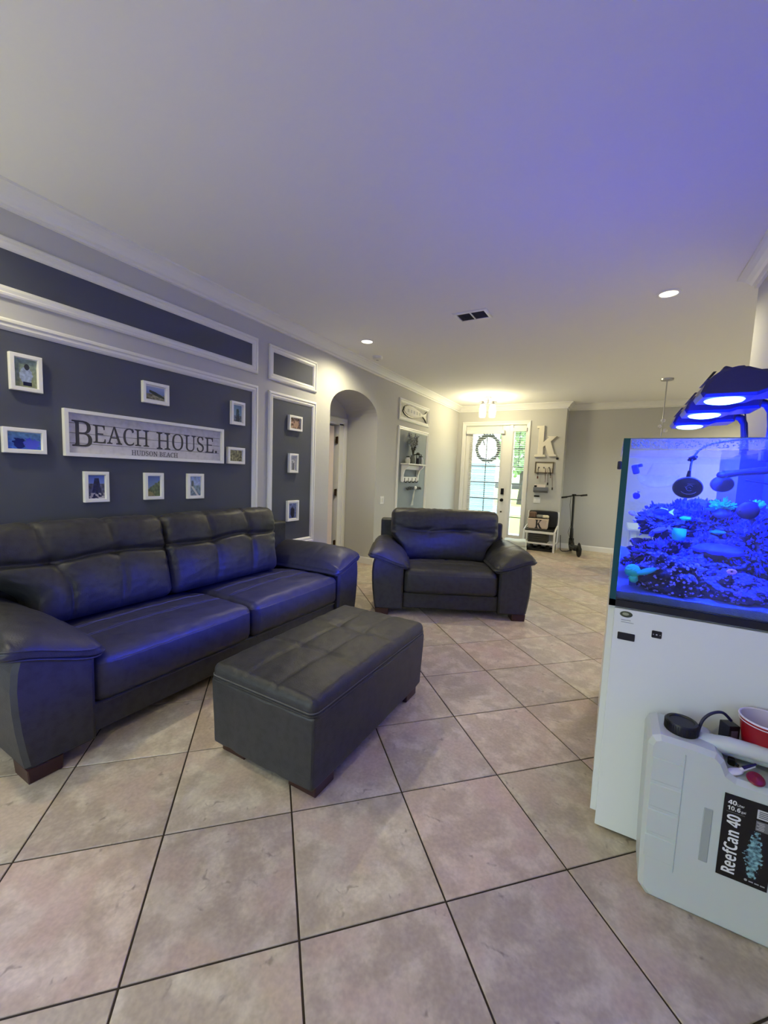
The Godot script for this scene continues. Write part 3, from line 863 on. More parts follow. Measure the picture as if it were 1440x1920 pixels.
func seat_furniture(t: Node3D, half: float, seats: int, over: float) -> void:
	var aw := 0.31
	var a0 := half - aw
	var nz := FastNoiseLite.new(); nz.seed = 4; nz.frequency = 0.1; nz.fractal_octaves = 2
	var mb: MB
	# frame
	mb = MB.new(); mb.rbox(Vector3(0, 0.14, -0.06), Vector3(2 * a0 + 0.02, 0.155, 0.08), 0.02, Vector3i(4, 1, 1), 3)
	obj("front_rail", mb, M.leather, t)
	mb = MB.new(); mb.box(Vector3(0, 0.19, -0.50), Vector3(2 * a0 + 0.1, 0.22, 0.80))
	obj("base", mb, M.leather, t)
	mb = MB.new(); mb.rbox(Vector3(-0.03 if seats == 1 else 0.0, 0.45, -0.86), Vector3(2 * (half - (0.075 if seats == 1 else 0.10)), 0.79, 0.16), 0.025, Vector3i(2, 2, 1), 3)
	obj("back_frame", mb, M.leather, t)
	for s in [-1.0, 1.0]:
		obj("arm", arm_prism(s, half, aw), M.leather, t)
		mb = MB.new()
		var cx: float = s * (a0 + 0.145)
		mb.rbox(Vector3(cx, 0, -0.390), Vector3(0.372, 0.16, 0.85), 0.05, Vector3i(10, 3, 40), 5, func(p, q, nn): return pad_warp(p, q, nn, s, nz))
		var pad := obj("arm_pad", mb, M.leather, t)
		# double welt along the front lip
		for dy in [0.006, 0.046]:
			var pts := []
			for k in 25:
				var u := k / 24.0
				var xx: float = cx + s * (u - 0.5) * 0.362
				var yy = lerpf(0.452, 0.548, smoothstep(0.0, 1.0, u)) + dy
				var edge := pow(absf(2.0 * u - 1.0), 8.0)
				pts.append(Vector3(xx, yy, 0.036 - 0.03 * edge))
			mb = MB.new(); mb.tube(pts, 0.0045, 6)
			obj("piping", mb, M.leather, pad)
	# seat cushions
	var cw := 2.0 * a0 / seats
	for k in seats:
		var x := -a0 + cw * (k + 0.5)
		mb = MB.new()
		mb.rbox(Vector3(x, 0.335, -0.365), Vector3(cw - 0.006, 0.25, 0.77), 0.055, Vector3i(34, 6, 34), 6, func(p, q, nn):
			var o: Vector3 = p
			var bul := (1.0 - pow(absf(q.x), 3.0)) * (1.0 - pow(absf(q.z), 4.0))
			if nn.y > 0.2:
				o.y += 0.024 * bul - 0.012 - 0.03 * smoothstep(0.0, -1.0, q.z) - 0.006 * (groove(p.z - 0.10, 0.010) + groove(p.z + 0.06, 0.010) + groove(p.x, 0.010) * (1.0 if p.z < 0.12 else 0.0))
				o.y += 0.006 * nz.get_noise_2d(p.x * 60.0 + k * 50.0, p.z * 60.0)
			if nn.z > 0.2:
				o.z += 0.020 * (1.0 - pow(absf(q.x), 4.0)) * (1.0 - q.y * q.y) + 0.004 * nz.get_noise_2d(p.x * 110.0 + k * 9.0, p.y * 30.0)
			return o)
		var sc := obj("seat_cushion", mb, M.leather, t)
		mb = MB.new()
		for zz in [0.10, -0.06]:
			for e in [-0.009, 0.009]:
				var pts := []
				for q in 31:
					var xx := (q / 30.0 - 0.5) * (cw - 0.10)
					var bul := (1.0 - pow(absf(xx * 2.0 / cw), 3.0)) * (1.0 - pow(absf((zz + e) / 0.385), 4.0))
					pts.append(Vector3(x + xx, 0.335 + 0.125 + 0.024 * bul - 0.014 - 0.03 * smoothstep(0.0, -1.0, (zz + e) / 0.385) + 0.006 * nz.get_noise_2d(xx * 60.0 + k * 50.0, (zz + e) * 60.0), -0.365 + zz + e))
				mb.tube(pts, 0.0013, 4)
		obj("stitching", mb, M.stitch, sc)
		mb = MB.new()
		var wp := []
		for q in 31:
			var xx := (q / 30.0 - 0.5) * (cw - 0.07)
			wp.append(Vector3(x + xx, 0.217, 0.012))
		mb.tube(wp, 0.004, 6)
		obj("piping", mb, M.leather, sc)
	# back cushions, leaning back
	for k in seats:
		var x := -a0 + cw * (k + 0.5)
		mb = MB.new()
		var W := 1.06 if seats > 1 else cw + over + 0.055
		mb.rbox(Vector3.ZERO, Vector3(W, 0.57, 0.24), 0.06, Vector3i(56, 40, 4), 6, func(p, q, nn):
			var o: Vector3 = p
			var v = (q.y + 1.0) * 0.5
			# narrower between the arms when it overhangs
			if seats == 1: o.x *= 1.0 - (over / W) * 1.35 * smoothstep(0.55, 0.15, v)
			elif k == 0 and o.x < 0.0: o.x *= 1.0 - 0.55 * smoothstep(0.75, 0.25, v)
			elif k == 1 and o.x > 0.0: o.x *= 1.0 - 0.10 * smoothstep(0.75, 0.25, v)
			var seam := 0.60 if seats > 1 else 0.57
			var hs := seam + 0.02 * sin(q.x * 5.0 + k)
			var gh := groove(v - hs, 0.022)
			var face := smoothstep(0.2, 0.9, nn.z)
			var vert := 0.0; var tuft := 0.0; var pan := 0.0
			if seats > 1:
				for c in [-0.34, 0.34]:
					var cc: float = c + 0.05 * sin(v * 4.0)
					vert += groove(q.x - cc, 0.030)
					tuft += exp(-(pow((q.x - cc) / 0.10, 2.0) + pow((v - hs) / 0.06, 2.0)))
				pan = absf(sin((q.x * 1.47 + 0.5) * PI)) * absf(sin(PI * clampf(v / hs if v < hs else (v - hs) / (1.0 - hs), 0.0, 1.0)))
			else:
				for c in [-0.30, 0.32]:
					tuft += exp(-(pow((q.x - c) / 0.13, 2.0) + pow((v - hs) / 0.06, 2.0)))
				gh *= smoothstep(0.92, 0.5, absf(q.x)) * (0.6 + 0.4 * sin(q.x * 9.0))
				pan = absf(sin(PI * clampf(v / hs if v < hs else (v - hs) / (1.0 - hs), 0.0, 1.0)))
			var bul := (1.0 - pow(absf(q.x), 4.0)) * (1.0 - pow(absf(q.y), 4.0))
			# wrinkles fan out of the tufts and the side edges
			var wr := nz.get_noise_2d(p.x * 70.0 + k * 90.0, p.y * 190.0) * (0.0025 + 0.017 * minf(1.0, tuft + 0.8 * smoothstep(0.72, 1.0, absf(q.x)) * exp(-pow((v - hs) / 0.18, 2.0))))
			o.z += face * (0.035 * bul + 0.022 * pan - 0.026 * gh - 0.012 * vert - 0.022 * tuft + wr)
			if nn.y > 0.3:
				o.y += 0.006 * nz.get_noise_2d(p.x * 120.0 + k * 33.0, p.z * 60.0) - 0.010 * vert
			# sag at the upper corners
			o.y -= 0.020 * pow(absf(q.x), 8.0) * smoothstep(0.5, 1.0, v)
			return o)
		var bc := obj("back_cushion", mb, M.leather, t)
		bc.transform = Transform3D(Basis(Vector3.RIGHT, -0.25 if seats > 1 else -0.20), Vector3((-0.735 + 1.045 * k) if seats > 1 else x - 0.02, 0.725 if seats > 1 else 0.700, -0.69 if seats > 1 else -0.65))
	# block feet
	for sx in [-1.0, 1.0]:
		for zz in [-0.075, -0.83]:
			mb = MB.new()
			var pp := PackedVector2Array([Vector2(-0.06, 0), Vector2(0.06, 0), Vector2(0.066, 0.066), Vector2(-0.066, 0.066)])
			mb.prism(pp, -0.065, 0.076, 0.004)
			obj("foot", mb, M.brown, t).position = Vector3(sx * (half - 0.112), 0, zz + 0.022)

func build_seating() -> void:
	var s := thing("sofa", "long dark grey leather sofa under the photo wall", "sofa", Vector3(-2.05, 0, -1.885), PI / 2)
	seat_furniture(s, 1.265, 2, 0.02)
	var c := thing("armchair", "oversized dark grey leather armchair standing beyond the ottoman", "armchair", Vector3(-1.275, 0, -3.615) + Vector3(0.8878, 0, -0.4602) * 0.0 + Vector3(-0.4602, 0, -0.8878) * 0.04, deg_to_rad(27.4))
	seat_furniture(c, 0.765, 1, 0.20)
	# ottoman
	var o := thing("ottoman", "rectangular dark grey leather ottoman on brown block feet", "ottoman", Vector3(-1.262, 0, -1.735))
	var nz := FastNoiseLite.new(); nz.seed = 9; nz.frequency = 0.1
	var W := 0.594; var L := 1.052
	var mb := MB.new()
	mb.rbox(Vector3(0, 0.217, 0), Vector3(W, 0.320, L), 0.012, Vector3i(12, 10, 20), 4, func(p, q, nn):
		var r: Vector3 = p
		var f = 1.0 + 0.028 * (q.y + 1.0) * 0.5
		r.x *= f; r.z *= 1.0 + 0.018 * (q.y + 1.0) * 0.5
		if absf(nn.x) > 0.5:
			r.x += signf(nn.x) * (0.006 * (1.0 - q.z * q.z) - 0.006 * (groove(p.z - 0.17, 0.012) + groove(p.z + 0.17, 0.012)) + 0.004 * nz.get_noise_2d(p.z * 90.0, p.y * 40.0))
		if absf(nn.z) > 0.5:
			r.z += signf(nn.z) * (0.006 * (1.0 - q.x * q.x) - 0.006 * (groove(p.x - 0.09, 0.010) + groove(p.x + 0.19, 0.010)) + 0.004 * nz.get_noise_2d(p.x * 90.0 + 30.0, p.y * 40.0) + 0.004 * nz.get_noise_2d(p.x * 400.0, p.y * 30.0) * smoothstep(0.3, 0.9, q.y))
		return r)
	obj("body", mb, M.leather, o)
	mb = MB.new()
	mb.rbox(Vector3(0, 0.388, 0), Vector3(0.612, 0.12, 1.068), 0.036, Vector3i(44, 3, 60), 5, func(p, q, nn):
		var r: Vector3 = p
		if nn.y > 0.1:
			var g := groove(p.x - 0.085, 0.010) + groove(p.x + 0.085, 0.010) + groove(p.z - 0.17, 0.010) + groove(p.z + 0.17, 0.010)
			var pan := absf(cos(PI * (p.x) / 0.17 * 0.5 + PI * 0.0)) * 0.0
			pan = (1.0 - pow(absf(q.x), 4.0)) * (1.0 - pow(absf(q.z), 6.0))
			var tuft := 0.0
			for tx in [-0.085, 0.085]:
				for tz in [-0.17, 0.17]:
					tuft += exp(-(pow((p.x - tx) / 0.045, 2.0) + pow((p.z - tz) / 0.045, 2.0)))
			r.y += nn.y * (0.013 * pan - 0.0055 * g - 0.007 * tuft + 0.004 * nz.get_noise_2d(p.x * 70.0, p.z * 70.0))
		return r)
	var top := obj("top_cushion", mb, M.leather, o)
	for yy in [0.382, 0.394]:
		mb = MB.new()
		var pts := []
		for q in [Vector2(1, 1), Vector2(-1, 1), Vector2(-1, -1), Vector2(1, -1)]:
			for k in 7:
				var a: float = Vector2(q.x, q.y).angle() - PI / 4 + PI / 2 * k / 6.0
				pts.append(Vector3(q.x * 0.272 + cos(a) * 0.0355, yy, q.y * 0.500 + sin(a) * 0.0355))
		mb.tube(pts, 0.0028, 5, true)
		obj("piping", mb, M.stitch if yy > 0.39 else M.leather, top)
	for sx in [-1.0, 1.0]:
		for sz in [-1.0, 1.0]:
			mb = MB.new(); mb.box(Vector3.ZERO, Vector3(0.15, 0.066, 0.13), 0.004)
			obj("foot", mb, M.brown, o).position = Vector3(sx * 0.210, 0.033, sz * 0.423)

# ---------------------------------------------------------------- wall photographs
func photo_tex(kind: int, seed_: int) -> ImageTexture:
	var w := 60; var h := 80
	if kind in [1, 2, 4, 8]:
		w = 80; h = 60
	var im := Image.create(w, h, false, Image.FORMAT_RGB8)
	var f := FastNoiseLite.new(); f.seed = seed_; f.frequency = 0.06; f.fractal_octaves = 4
	for y in h:
		for x in w:
			var u := float(x) / w; var v := float(y) / h
			var n := f.get_noise_2d(x, y) * 0.5
			var c := Color.WHITE
			match kind:
				0:
					c = Color(0.52, 0.60, 0.55).lerp(Color(0.55, 0.58, 0.42), v) * (1.0 + n * 0.4)
					var torso := Vector2((u - 0.5) / 0.30, (v - 0.58) / 0.30).length()
					if torso < 1.0 + n * 0.3: c = Color(0.62, 0.68, 0.76) * (1.0 + n * 0.5)
					if Vector2((u - 0.55) / 0.12, (v - 0.27) / 0.11).length() < 1.0: c = Color(0.20, 0.22, 0.24)
					if v > 0.80 and absf(u - 0.55) < 0.2 and v < 0.95: c = Color(0.10, 0.11, 0.16)
				1:
					c = Color(0.45, 0.62, 0.72).lerp(Color(0.25, 0.40, 0.78), v) * (1.0 + n * 0.5)
					if Vector2((u - 0.36) / 0.20, (v - 0.66) / 0.34).length() < 1.0 + n: c = Color(0.10, 0.13, 0.38)
					if Vector2((u - 0.70) / 0.24, (v - 0.66) / 0.32).length() < 1.0 + n: c = Color(0.32, 0.36, 0.82)
				2:
					c = Color(0.62, 0.68, 0.82).lerp(Color(0.40, 0.47, 0.65), v * 1.6)
					if v > 0.55 + n * 0.3: c = Color(0.48, 0.47, 0.38) * (1.0 + n)
					if absf(v - 0.52 - (u - 0.5) * 0.5) < 0.14 * (1.0 - absf(u - 0.5)) and u > 0.15: c = Color(0.16, 0.20, 0.20)
				3:
					c = Color(0.42, 0.55, 0.66).lerp(Color(0.60, 0.70, 0.76), v)
					if absf(u - 0.5) < 0.10 + v * 0.16 + n * 0.2 and v > 0.22: c = Color(0.18, 0.28, 0.32) * (1.0 + n)
					if v > 0.62: c = c.lerp(Color(0.20, 0.20, 0.22), 0.5 + n)
				4:
					c = Color(0.50, 0.47, 0.34) * (1.0 + n * 1.6)
					if fmod(u * 7.0, 1.0) < 0.3 and v > 0.3: c = c * 0.6
				5:
					c = Color(0.35, 0.45, 0.80).lerp(Color(0.55, 0.62, 0.85), v * 2.0)
					if v > 0.36: c = Color(0.32, 0.32, 0.42) * (1.0 + n)
					if absf(u - 0.52) < 0.10 + 0.25 * v and v > 0.12: c = Color(0.13, 0.14, 0.32) * (1.0 + n)
					if v > 0.75 and n > 0.0: c = Color(0.70, 0.68, 0.70)
				6:
					c = Color(0.20, 0.32, 0.68).lerp(Color(0.42, 0.52, 0.76), v * 2.0)
					if v > 0.62 - 0.42 * u + n * 0.2: c = Color(0.30, 0.36, 0.22) * (1.0 + n * 1.2)
					if v > 0.75 and u < 0.5 + n: c = Color(0.52, 0.48, 0.30)
				7:
					c = Color(0.42, 0.50, 0.78).lerp(Color(0.70, 0.74, 0.88), v * 1.4) * (1.0 + n * 0.5)
					if v > 0.45: c = Color(0.40, 0.48, 0.58) * (1.0 + n)
					if Vector2((u - 0.25) / 0.11, (v - 0.36) / 0.16).length() < 1.0: c = Color(0.10, 0.12, 0.32)
					if absf(u - 0.2 - (v - 0.5) * 1.1) < 0.10 and v > 0.5: c = Color(0.78, 0.78, 0.80)
				8:
					c = Color(0.55, 0.46, 0.40) * (1.0 + n * 1.6)
					if Vector2((u - 0.6) / 0.25, (v - 0.55) / 0.4).length() < 1.0 + n: c = Color(0.66, 0.55, 0.46)
				9:
					c = Color(0.74, 0.75, 0.76) * (1.0 + n * 0.5)
					if absf(u - 0.5) < 0.2 and v > 0.4 + n * 0.4: c = Color(0.42, 0.43, 0.45)
				10:
					c = Color(0.45, 0.50, 0.68).lerp(Color(0.34, 0.38, 0.60), v) * (1.0 + n)
					if Vector2((u - 0.5) / 0.25, (v - 0.60) / 0.35).length() < 1.0 + n: c = Color(0.10, 0.11, 0.22)
			im.set_pixel(x, y, Color(clampf(c.r, 0, 1), clampf(c.g, 0, 1), clampf(c.b, 0, 1)))
	return ImageTexture.create_from_image(im)

func build_photos() -> void:
	var F := [
		[-1.075, 1.854, 0.152, 0.208, 0, "upright white frame with a person in a pale shirt, top left of the wall"],
		[-1.056, 1.463, 0.205, 0.146, 1, "wide white photo frame with a blue picture, left of the big sign"],
		[-1.846, 1.881, 0.200, 0.154, 2, "wide white photo frame with a rocky shore, above the big sign"],
		[-2.606, 1.846, 0.152, 0.207, 3, "upright white photo frame with a dark tree shape, upper right of the big sign"],
		[-2.588, 1.464, 0.190, 0.149, 4, "wide white photo frame with a brown picture, right of the big sign"],
		[-1.430, 1.190, 0.150, 0.205, 5, "upright white photo frame with a dark blue picture, leftmost below the big sign"],
		[-1.822, 1.192, 0.145, 0.201, 6, "upright white photo frame with a green slope, middle one below the big sign"],
		[-2.172, 1.190, 0.150, 0.206, 7, "upright white photo frame with a sandy path, rightmost below the big sign"],
		[-3.372, 1.852, 0.205, 0.158, 8, "wide white photo frame with a tan picture, topmost in the narrow panel"],
		[-3.350, 1.428, 0.140, 0.206, 9, "upright white photo frame with a pale grey picture, middle of the narrow panel"],
		[-3.353, 0.914, 0.180, 0.222, 10, "upright white photo frame with a blue picture, lowest in the narrow panel"]]
	for f in F:
		var wide: bool = f[4] in [1, 2, 4, 8]
		var t := thing("photo_frame", f[5], "photo frame", Vector3.ZERO, 0.0, "white photo frames on the panelled wall")
		wall_node(t, f[0], f[1]); t.position.x += 0.003
		var mb := MB.new()
		rect_frame(mb, f[2], f[3], PackedVector2Array([Vector2(0, 0), Vector2(0, 0.027), Vector2(0.002, 0.029), Vector2(0.020, 0.029), Vector2(0.022, 0.027), Vector2(0.022, 0.0)]))
		obj("frame", mb, M.white_frame, t)
		mb = MB.new(); mb.box(Vector3(0, 0, 0.006), Vector3(f[2] - 0.03, f[3] - 0.03, 0.012))
		obj("mat_board", mb, M.white, t)
		mb = MB.new()
		var in_ := 0.062 if f[4] in [3, 9, 10, 2] else 0.050
		var w: float = f[2] - in_; var h: float = f[3] - in_
		mb.quad(Vector3(-w / 2, -h / 2, 0.0127), Vector3(w / 2, -h / 2, 0.0127), Vector3(w / 2, h / 2, 0.0127), Vector3(-w / 2, h / 2, 0.0127))
		var m := mat(Color.WHITE, 0.25); m.albedo_texture = photo_tex(f[4], 100 + f[4])
		obj("print", mb, m, t)
	# the big sign
	var s := thing("wall_sign", "long white framed plank sign reading BEACH HOUSE, HUDSON BEACH", "sign")
	wall_node(s, -1.846, 1.536); s.position.x += 0.003
	var mb := MB.new()
	rect_frame(mb, 1.19, 0.296, PackedVector2Array([Vector2(0, 0), Vector2(0, 0.036), Vector2(0.022, 0.036), Vector2(0.022, 0.0)]))
	obj("frame", mb, M.white_frame, s)
	var wm := mat(Color(0.80, 0.79, 0.80), 0.7)
	wm.albedo_texture = noise_tex(128, 0.05, 3, 4, 0.0, 0.9, 1.08); triplanar(wm, 2.5)
	for k in 4:
		mb = MB.new(); mb.box(Vector3(0, -0.096 + k * 0.064, 0.007), Vector3(1.15, 0.0615, 0.010), 0.0015)
		obj("plank", mb, wm, s)
	M.ink = mat(Color(0.25, 0.25, 0.27), 0.7)
	var X := func(z: float) -> float: return -(z + 1.846)
	text_part("lettering", s, "B", "Droid Serif", false, Rect2(X.call(-1.298), -0.083, 0.115, 0.166), 0.0125, 0.0012, M.ink)
	text_part("lettering", s, "EACH", "Droid Serif", false, Rect2(X.call(-1.420), -0.055, 0.372, 0.122), 0.0125, 0.0012, M.ink)
	text_part("lettering", s, "HOUSE", "Droid Serif", false, Rect2(X.call(-1.850), -0.062, 0.500, 0.128), 0.0125, 0.0012, M.ink)
	text_part("lettering", s, ".", "Droid Serif", false, Rect2(X.call(-2.366), -0.062, 0.02, 0.02), 0.0125, 0.0012, M.ink)
	text_part("lettering", s, "HUDSON BEACH", "Droid Serif", false, Rect2(X.call(-1.665), -0.120, 0.355, 0.036), 0.0125, 0.0012, M.ink)

# ---------------------------------------------------------------- entry wall and hall things
func smooth(p: Array, n := 6) -> Array:
	# Catmull-Rom through the points
	var o := []
	for i in p.size() - 1:
		var a: Vector3 = p[maxi(i - 1, 0)]; var b: Vector3 = p[i]; var c: Vector3 = p[i + 1]; var d: Vector3 = p[mini(i + 2, p.size() - 1)]
		for k in n:
			o.append(b.cubic_interpolate(c, a, d, float(k) / n))
	o.append(p[p.size() - 1])
	return o

func arc_pts(c: Vector3, a: Vector3, b: Vector3, n: int, t0: float, t1: float) -> Array:
	var o := []
	for k in n + 1:
		var t := lerpf(t0, t1, float(k) / n)
		o.append(c + a * cos(t) + b * sin(t))
	return o

func build_entry() -> void:
	var mb: MB
	# fish board in the small panel
	var f := thing("fish_board", "whitewashed fish-shaped board with black edge in the small panel by the front door", "wall art")
	wall_node(f, -6.345, 2.385); f.position.x += 0.004
	var P := PackedVector2Array()
	for k in 17:
		var t := float(k) / 16
		P.append(Vector2(lerpf(-0.46, 0.30, t), -0.02 - 0.075 * sin(PI * pow(t, 0.7)) - 0.0 * t))
	P.append_array([Vector2(0.40, -0.06), Vector2(0.47, -0.115), Vector2(0.43, -0.005), Vector2(0.475, 0.105), Vector2(0.40, 0.05)])
	for k in range(16, -1, -1):
		var t := float(k) / 16
		if k == 0: continue
		P.append(Vector2(lerpf(-0.46, 0.30, t), 0.02 + 0.085 * sin(PI * pow(t, 0.7))))
	mb = MB.new(); mb.prism(P, 0.0, 0.012, 0.002)
	obj("edge", mb, M.black, f)
	var P2 := PackedVector2Array()
	for p in P:
		P2.append(Vector2(p.x * 0.95 + 0.002, p.y * 0.80 + 0.008))
	mb = MB.new(); mb.prism(P2, 0.012, 0.018, 0.002)
	obj("face", mb, mat(Color(0.86, 0.86, 0.83), 0.7), f)
	for k in 5:
		mb = MB.new(); mb.box(Vector3(-0.28 + k * 0.11, 0.012, 0.0185), Vector3(0.055 - 0.01 * (k % 2), 0.05, 0.003), 0.001)
		obj("slat", mb, mat(Color(0.70, 0.71, 0.70), 0.7), f)
	# shelf with hooks
	var s := thing("hook_shelf", "small white wooden wall shelf with a row of dark hooks on the pale blue panel", "shelf")
	wall_node(s, -6.225, 1.25); s.position.x += 0.004
	mb = MB.new(); mb.box(Vector3(0, 0.275, 0.075), Vector3(0.68, 0.022, 0.15), 0.004); obj("top_board", mb, M.white, s)
	mb = MB.new(); mb.box(Vector3(0, 0.225, 0.04), Vector3(0.60, 0.075, 0.02), 0.003); obj("upper_rail", mb, M.white, s)
	mb = MB.new(); mb.box(Vector3(0, 0.03, 0.012), Vector3(0.64, 0.075, 0.02), 0.003); obj("hook_rail", mb, M.white, s)
	for sx in [-1.0, 1.0]:
		mb = MB.new()
		var poly := PackedVector2Array([Vector2(0, -0.02), Vector2(0.03, -0.02), Vector2(0.035, 0.10), Vector2(0.06, 0.18), Vector2(0.13, 0.24), Vector2(0.13, 0.264), Vector2(0, 0.264)])
		mb.xf = Transform3D(Basis(Vector3(0, 0, 1), Vector3(0, 1, 0), Vector3(-1, 0, 0)), Vector3(sx * 0.29, 0, 0))
		mb.prism(poly, -0.022, 0.022, 0.003)
		obj("bracket", mb, M.white, s)
	for k in 4:
		mb = MB.new()
		var x := -0.21 + k * 0.14
		mb.tube(arc_pts(Vector3(x, 0.0, 0.045), Vector3(0, 0, 0.024), Vector3(0, 0.026, 0), 10, PI * 0.95, TAU + 0.3), 0.006, 6)
		mb.tube([Vector3(x, 0.05, 0.024), Vector3(x, 0.0, 0.024)], 0.006, 6)
		obj("hook", mb, M.dark_metal, s)
	# things on the shelf
	var v := thing("flower_vase", "grey vase of dusty grey branches on the white hook shelf", "vase", Vector3(WX + 0.085, 1.537, -6.17))
	mb = MB.new(); mb.lathe(PackedVector2Array([Vector2(0.0, 0), Vector2(0.045, 0), Vector2(0.055, 0.03), Vector2(0.05, 0.09), Vector2(0.03, 0.12), Vector2(0.034, 0.14), Vector2(0.028, 0.14), Vector2(0.02, 0.11), Vector2(0, 0.02)]), 18)
	obj("body", mb, mat(Color(0.42, 0.44, 0.44), 0.5), v)
	rng.seed = 12
	mb = MB.new()
	var lv := MB.new()
	for k in 26:
		var a := rng.randf() * TAU
		var l := rng.randf_range(0.20, 0.38)
		var tip := Vector3(0.05 * cos(a), 0.12 + l, 0.17 * sin(a) * (l / 0.38))
		var mid := Vector3(0.02 * cos(a), 0.12 + l * 0.5, 0.06 * sin(a))
		mb.tube([Vector3(0, 0.1, 0), mid, tip], 0.0022, 4)
		for q in 9:
			var p := mid.lerp(tip, rng.randf()) + Vector3(rng.randf_range(-0.012, 0.012), rng.randf_range(-0.02, 0.02), rng.randf_range(-0.022, 0.022))
			lv.blob(p, Vector3(0.010, 0.014, 0.016), 6, 4)
	obj("stems", mb, mat(Color(0.28, 0.28, 0.26), 0.8), v)
	stuff(obj("leaves", lv, mat(Color(0.58, 0.60, 0.61), 0.85), v))
	var ln := thing("lantern", "small dark lantern standing right of the vase on the white hook shelf", "lantern", Vector3(WX + 0.085, 1.537, -6.365))
	mb = MB.new()
	for sx in [-1.0, 1.0]:
		for sz in [-1.0, 1.0]:
			mb.box(Vector3(sx * 0.042, 0.085, sz * 0.042), Vector3(0.010, 0.15, 0.010))
	mb.box(Vector3(0, 0.006, 0), Vector3(0.105, 0.012, 0.105)); mb.box(Vector3(0, 0.162, 0), Vector3(0.105, 0.012, 0.105))
	obj("frame", mb, M.black, ln)
	mb = MB.new(); mb.lathe(PackedVector2Array([Vector2(0.05, 0.168), Vector2(0.02, 0.195), Vector2(0.0, 0.2)]), 4); obj("roof", mb, M.black, ln)
	mb = MB.new(); mb.lathe(PackedVector2Array([Vector2(0, 0.012), Vector2(0.028, 0.012), Vector2(0.028, 0.10), Vector2(0, 0.105)]), 14); obj("candle", mb, mat(Color(0.25, 0.24, 0.24), 0.6), ln)
	for q in [[-5.985, "small white jar at the left end of the white hook shelf", Color(0.80, 0.80, 0.77), 0.10], [-6.495, "small pale jar at the right end of the white hook shelf", Color(0.70, 0.72, 0.73), 0.13]]:
		var j := thing("jar", q[1], "jar", Vector3(WX + 0.085, 1.537, q[0]))
		mb = MB.new(); mb.lathe(PackedVector2Array([Vector2(0, 0), Vector2(0.035, 0), Vector2(0.042, 0.02), Vector2(0.04, q[3] * 0.7), Vector2(0.025, q[3] * 0.85), Vector2(0.028, q[3]), Vector2(0, q[3])]), 16)
		obj("body", mb, mat(q[2], 0.5), j)
		mb = MB.new(); mb.lathe(PackedVector2Array([Vector2(0.03, q[3]), Vector2(0.03, q[3] + 0.012), Vector2(0, q[3] + 0.018)]), 14)
		obj("lid", mb, M.dark_metal, j)
	# dark spray with white tassel under the shelf
	var g := thing("wall_garland", "dark horizontal spray with a white hanging tassel below the white hook shelf", "wall decor")
	wall_node(g, -6.36, 1.13); g.position.x += 0.004
	mb = MB.new()
	for k in 70:
		var x := rng.randf_range(-0.27, 0.27)
		mb.blob(Vector3(x, rng.randf_range(-0.02, 0.02) - 0.15 * x * x, 0.02 + rng.randf() * 0.03), Vector3(rng.randf_range(0.015, 0.04), 0.010, 0.014), 6, 4)
	stuff(obj("twigs", mb, mat(Color(0.27, 0.29, 0.30), 0.8), g))
	mb = MB.new(); mb.blob(Vector3(0.03, 0.005, 0.05), Vector3(0.045, 0.03, 0.02), 10, 6); obj("knot", mb, M.white, g)
	mb = MB.new()
	for k in 9:
		var x := -0.05 + k * 0.0125
		mb.tube([Vector3(0.02, 0, 0.045), Vector3(x * 0.5, -0.12, 0.035), Vector3(-0.01 + x * 0.25, -0.20, 0.03), Vector3(-0.03 + x * 0.9, -0.30, 0.025)], 0.004, 5)
	obj("tassel", mb, mat(Color(0.82, 0.84, 0.84), 0.8), g)
	# switches
	var sw := thing("light_switch", "white double light switch on the wall just right of the arch", "light switch")
	wall_node(sw, -5.325, 0.955)
	mb = MB.new(); mb.box(Vector3(0, 0, 0.004), Vector3(0.115, 0.118, 0.008), 0.003); obj("plate", mb, M.white, sw)
	for sx in [-0.025, 0.025]:
		mb = MB.new(); mb.box(Vector3(sx, 0, 0.010), Vector3(0.032, 0.066, 0.008), 0.003); obj("rocker", mb, M.white, sw)
	# letter k, its dot, key rack, mail tray, keypad by the door
	var k := thing("letter_k", "large white wooden letter k above the key rack", "wall letter", Vector3(-1.235, 2.095, KZ + 0.001))
	var kp := PackedVector2Array([Vector2(-0.185, 0.31), Vector2(-0.045, 0.31), Vector2(-0.045, 0.0), Vector2(0.045, 0.075), Vector2(0.02, 0.105), Vector2(0.19, 0.105), Vector2(0.085, 0.005), Vector2(0.165, -0.235), Vector2(0.20, -0.25), Vector2(0.20, -0.285), Vector2(0.065, -0.285), Vector2(-0.015, -0.075), Vector2(-0.045, -0.10), Vector2(-0.045, -0.25), Vector2(0.0, -0.255), Vector2(0.0, -0.295), Vector2(-0.205, -0.295), Vector2(-0.205, -0.255), Vector2(-0.145, -0.25), Vector2(-0.145, 0.262), Vector2(-0.185, 0.262)])
	mb = MB.new(); mb.prism(kp, 0.0, 0.045, 0.006)
	obj("letter", mb, mat(Color(0.88, 0.86, 0.80), 0.5), k)
	var dot := thing("wall_hook", "small dark round hook on the wall at the foot of the letter k", "hook", Vector3(-1.015, 1.775, KZ))
	mb = MB.new(); mb.xf.basis = Basis(Vector3.RIGHT, PI / 2); mb.lathe(PackedVector2Array([Vector2(0.022, 0), Vector2(0.024, 0.012), Vector2(0.014, 0.025), Vector2(0, 0.028)]), 16)
	obj("knob", mb, M.black, dot)
	var kr := thing("key_rack", "brown framed white board with hooks below the letter k", "key rack", Vector3(-1.24, 1.595, KZ + 0.001))
	mb = MB.new(); rect_frame(mb, 0.345, 0.225, PackedVector2Array([Vector2(0, 0), Vector2(0, 0.025), Vector2(0.02, 0.025), Vector2(0.02, 0)])); obj("frame", mb, mat(Color(0.36, 0.32, 0.25), 0.6), kr)
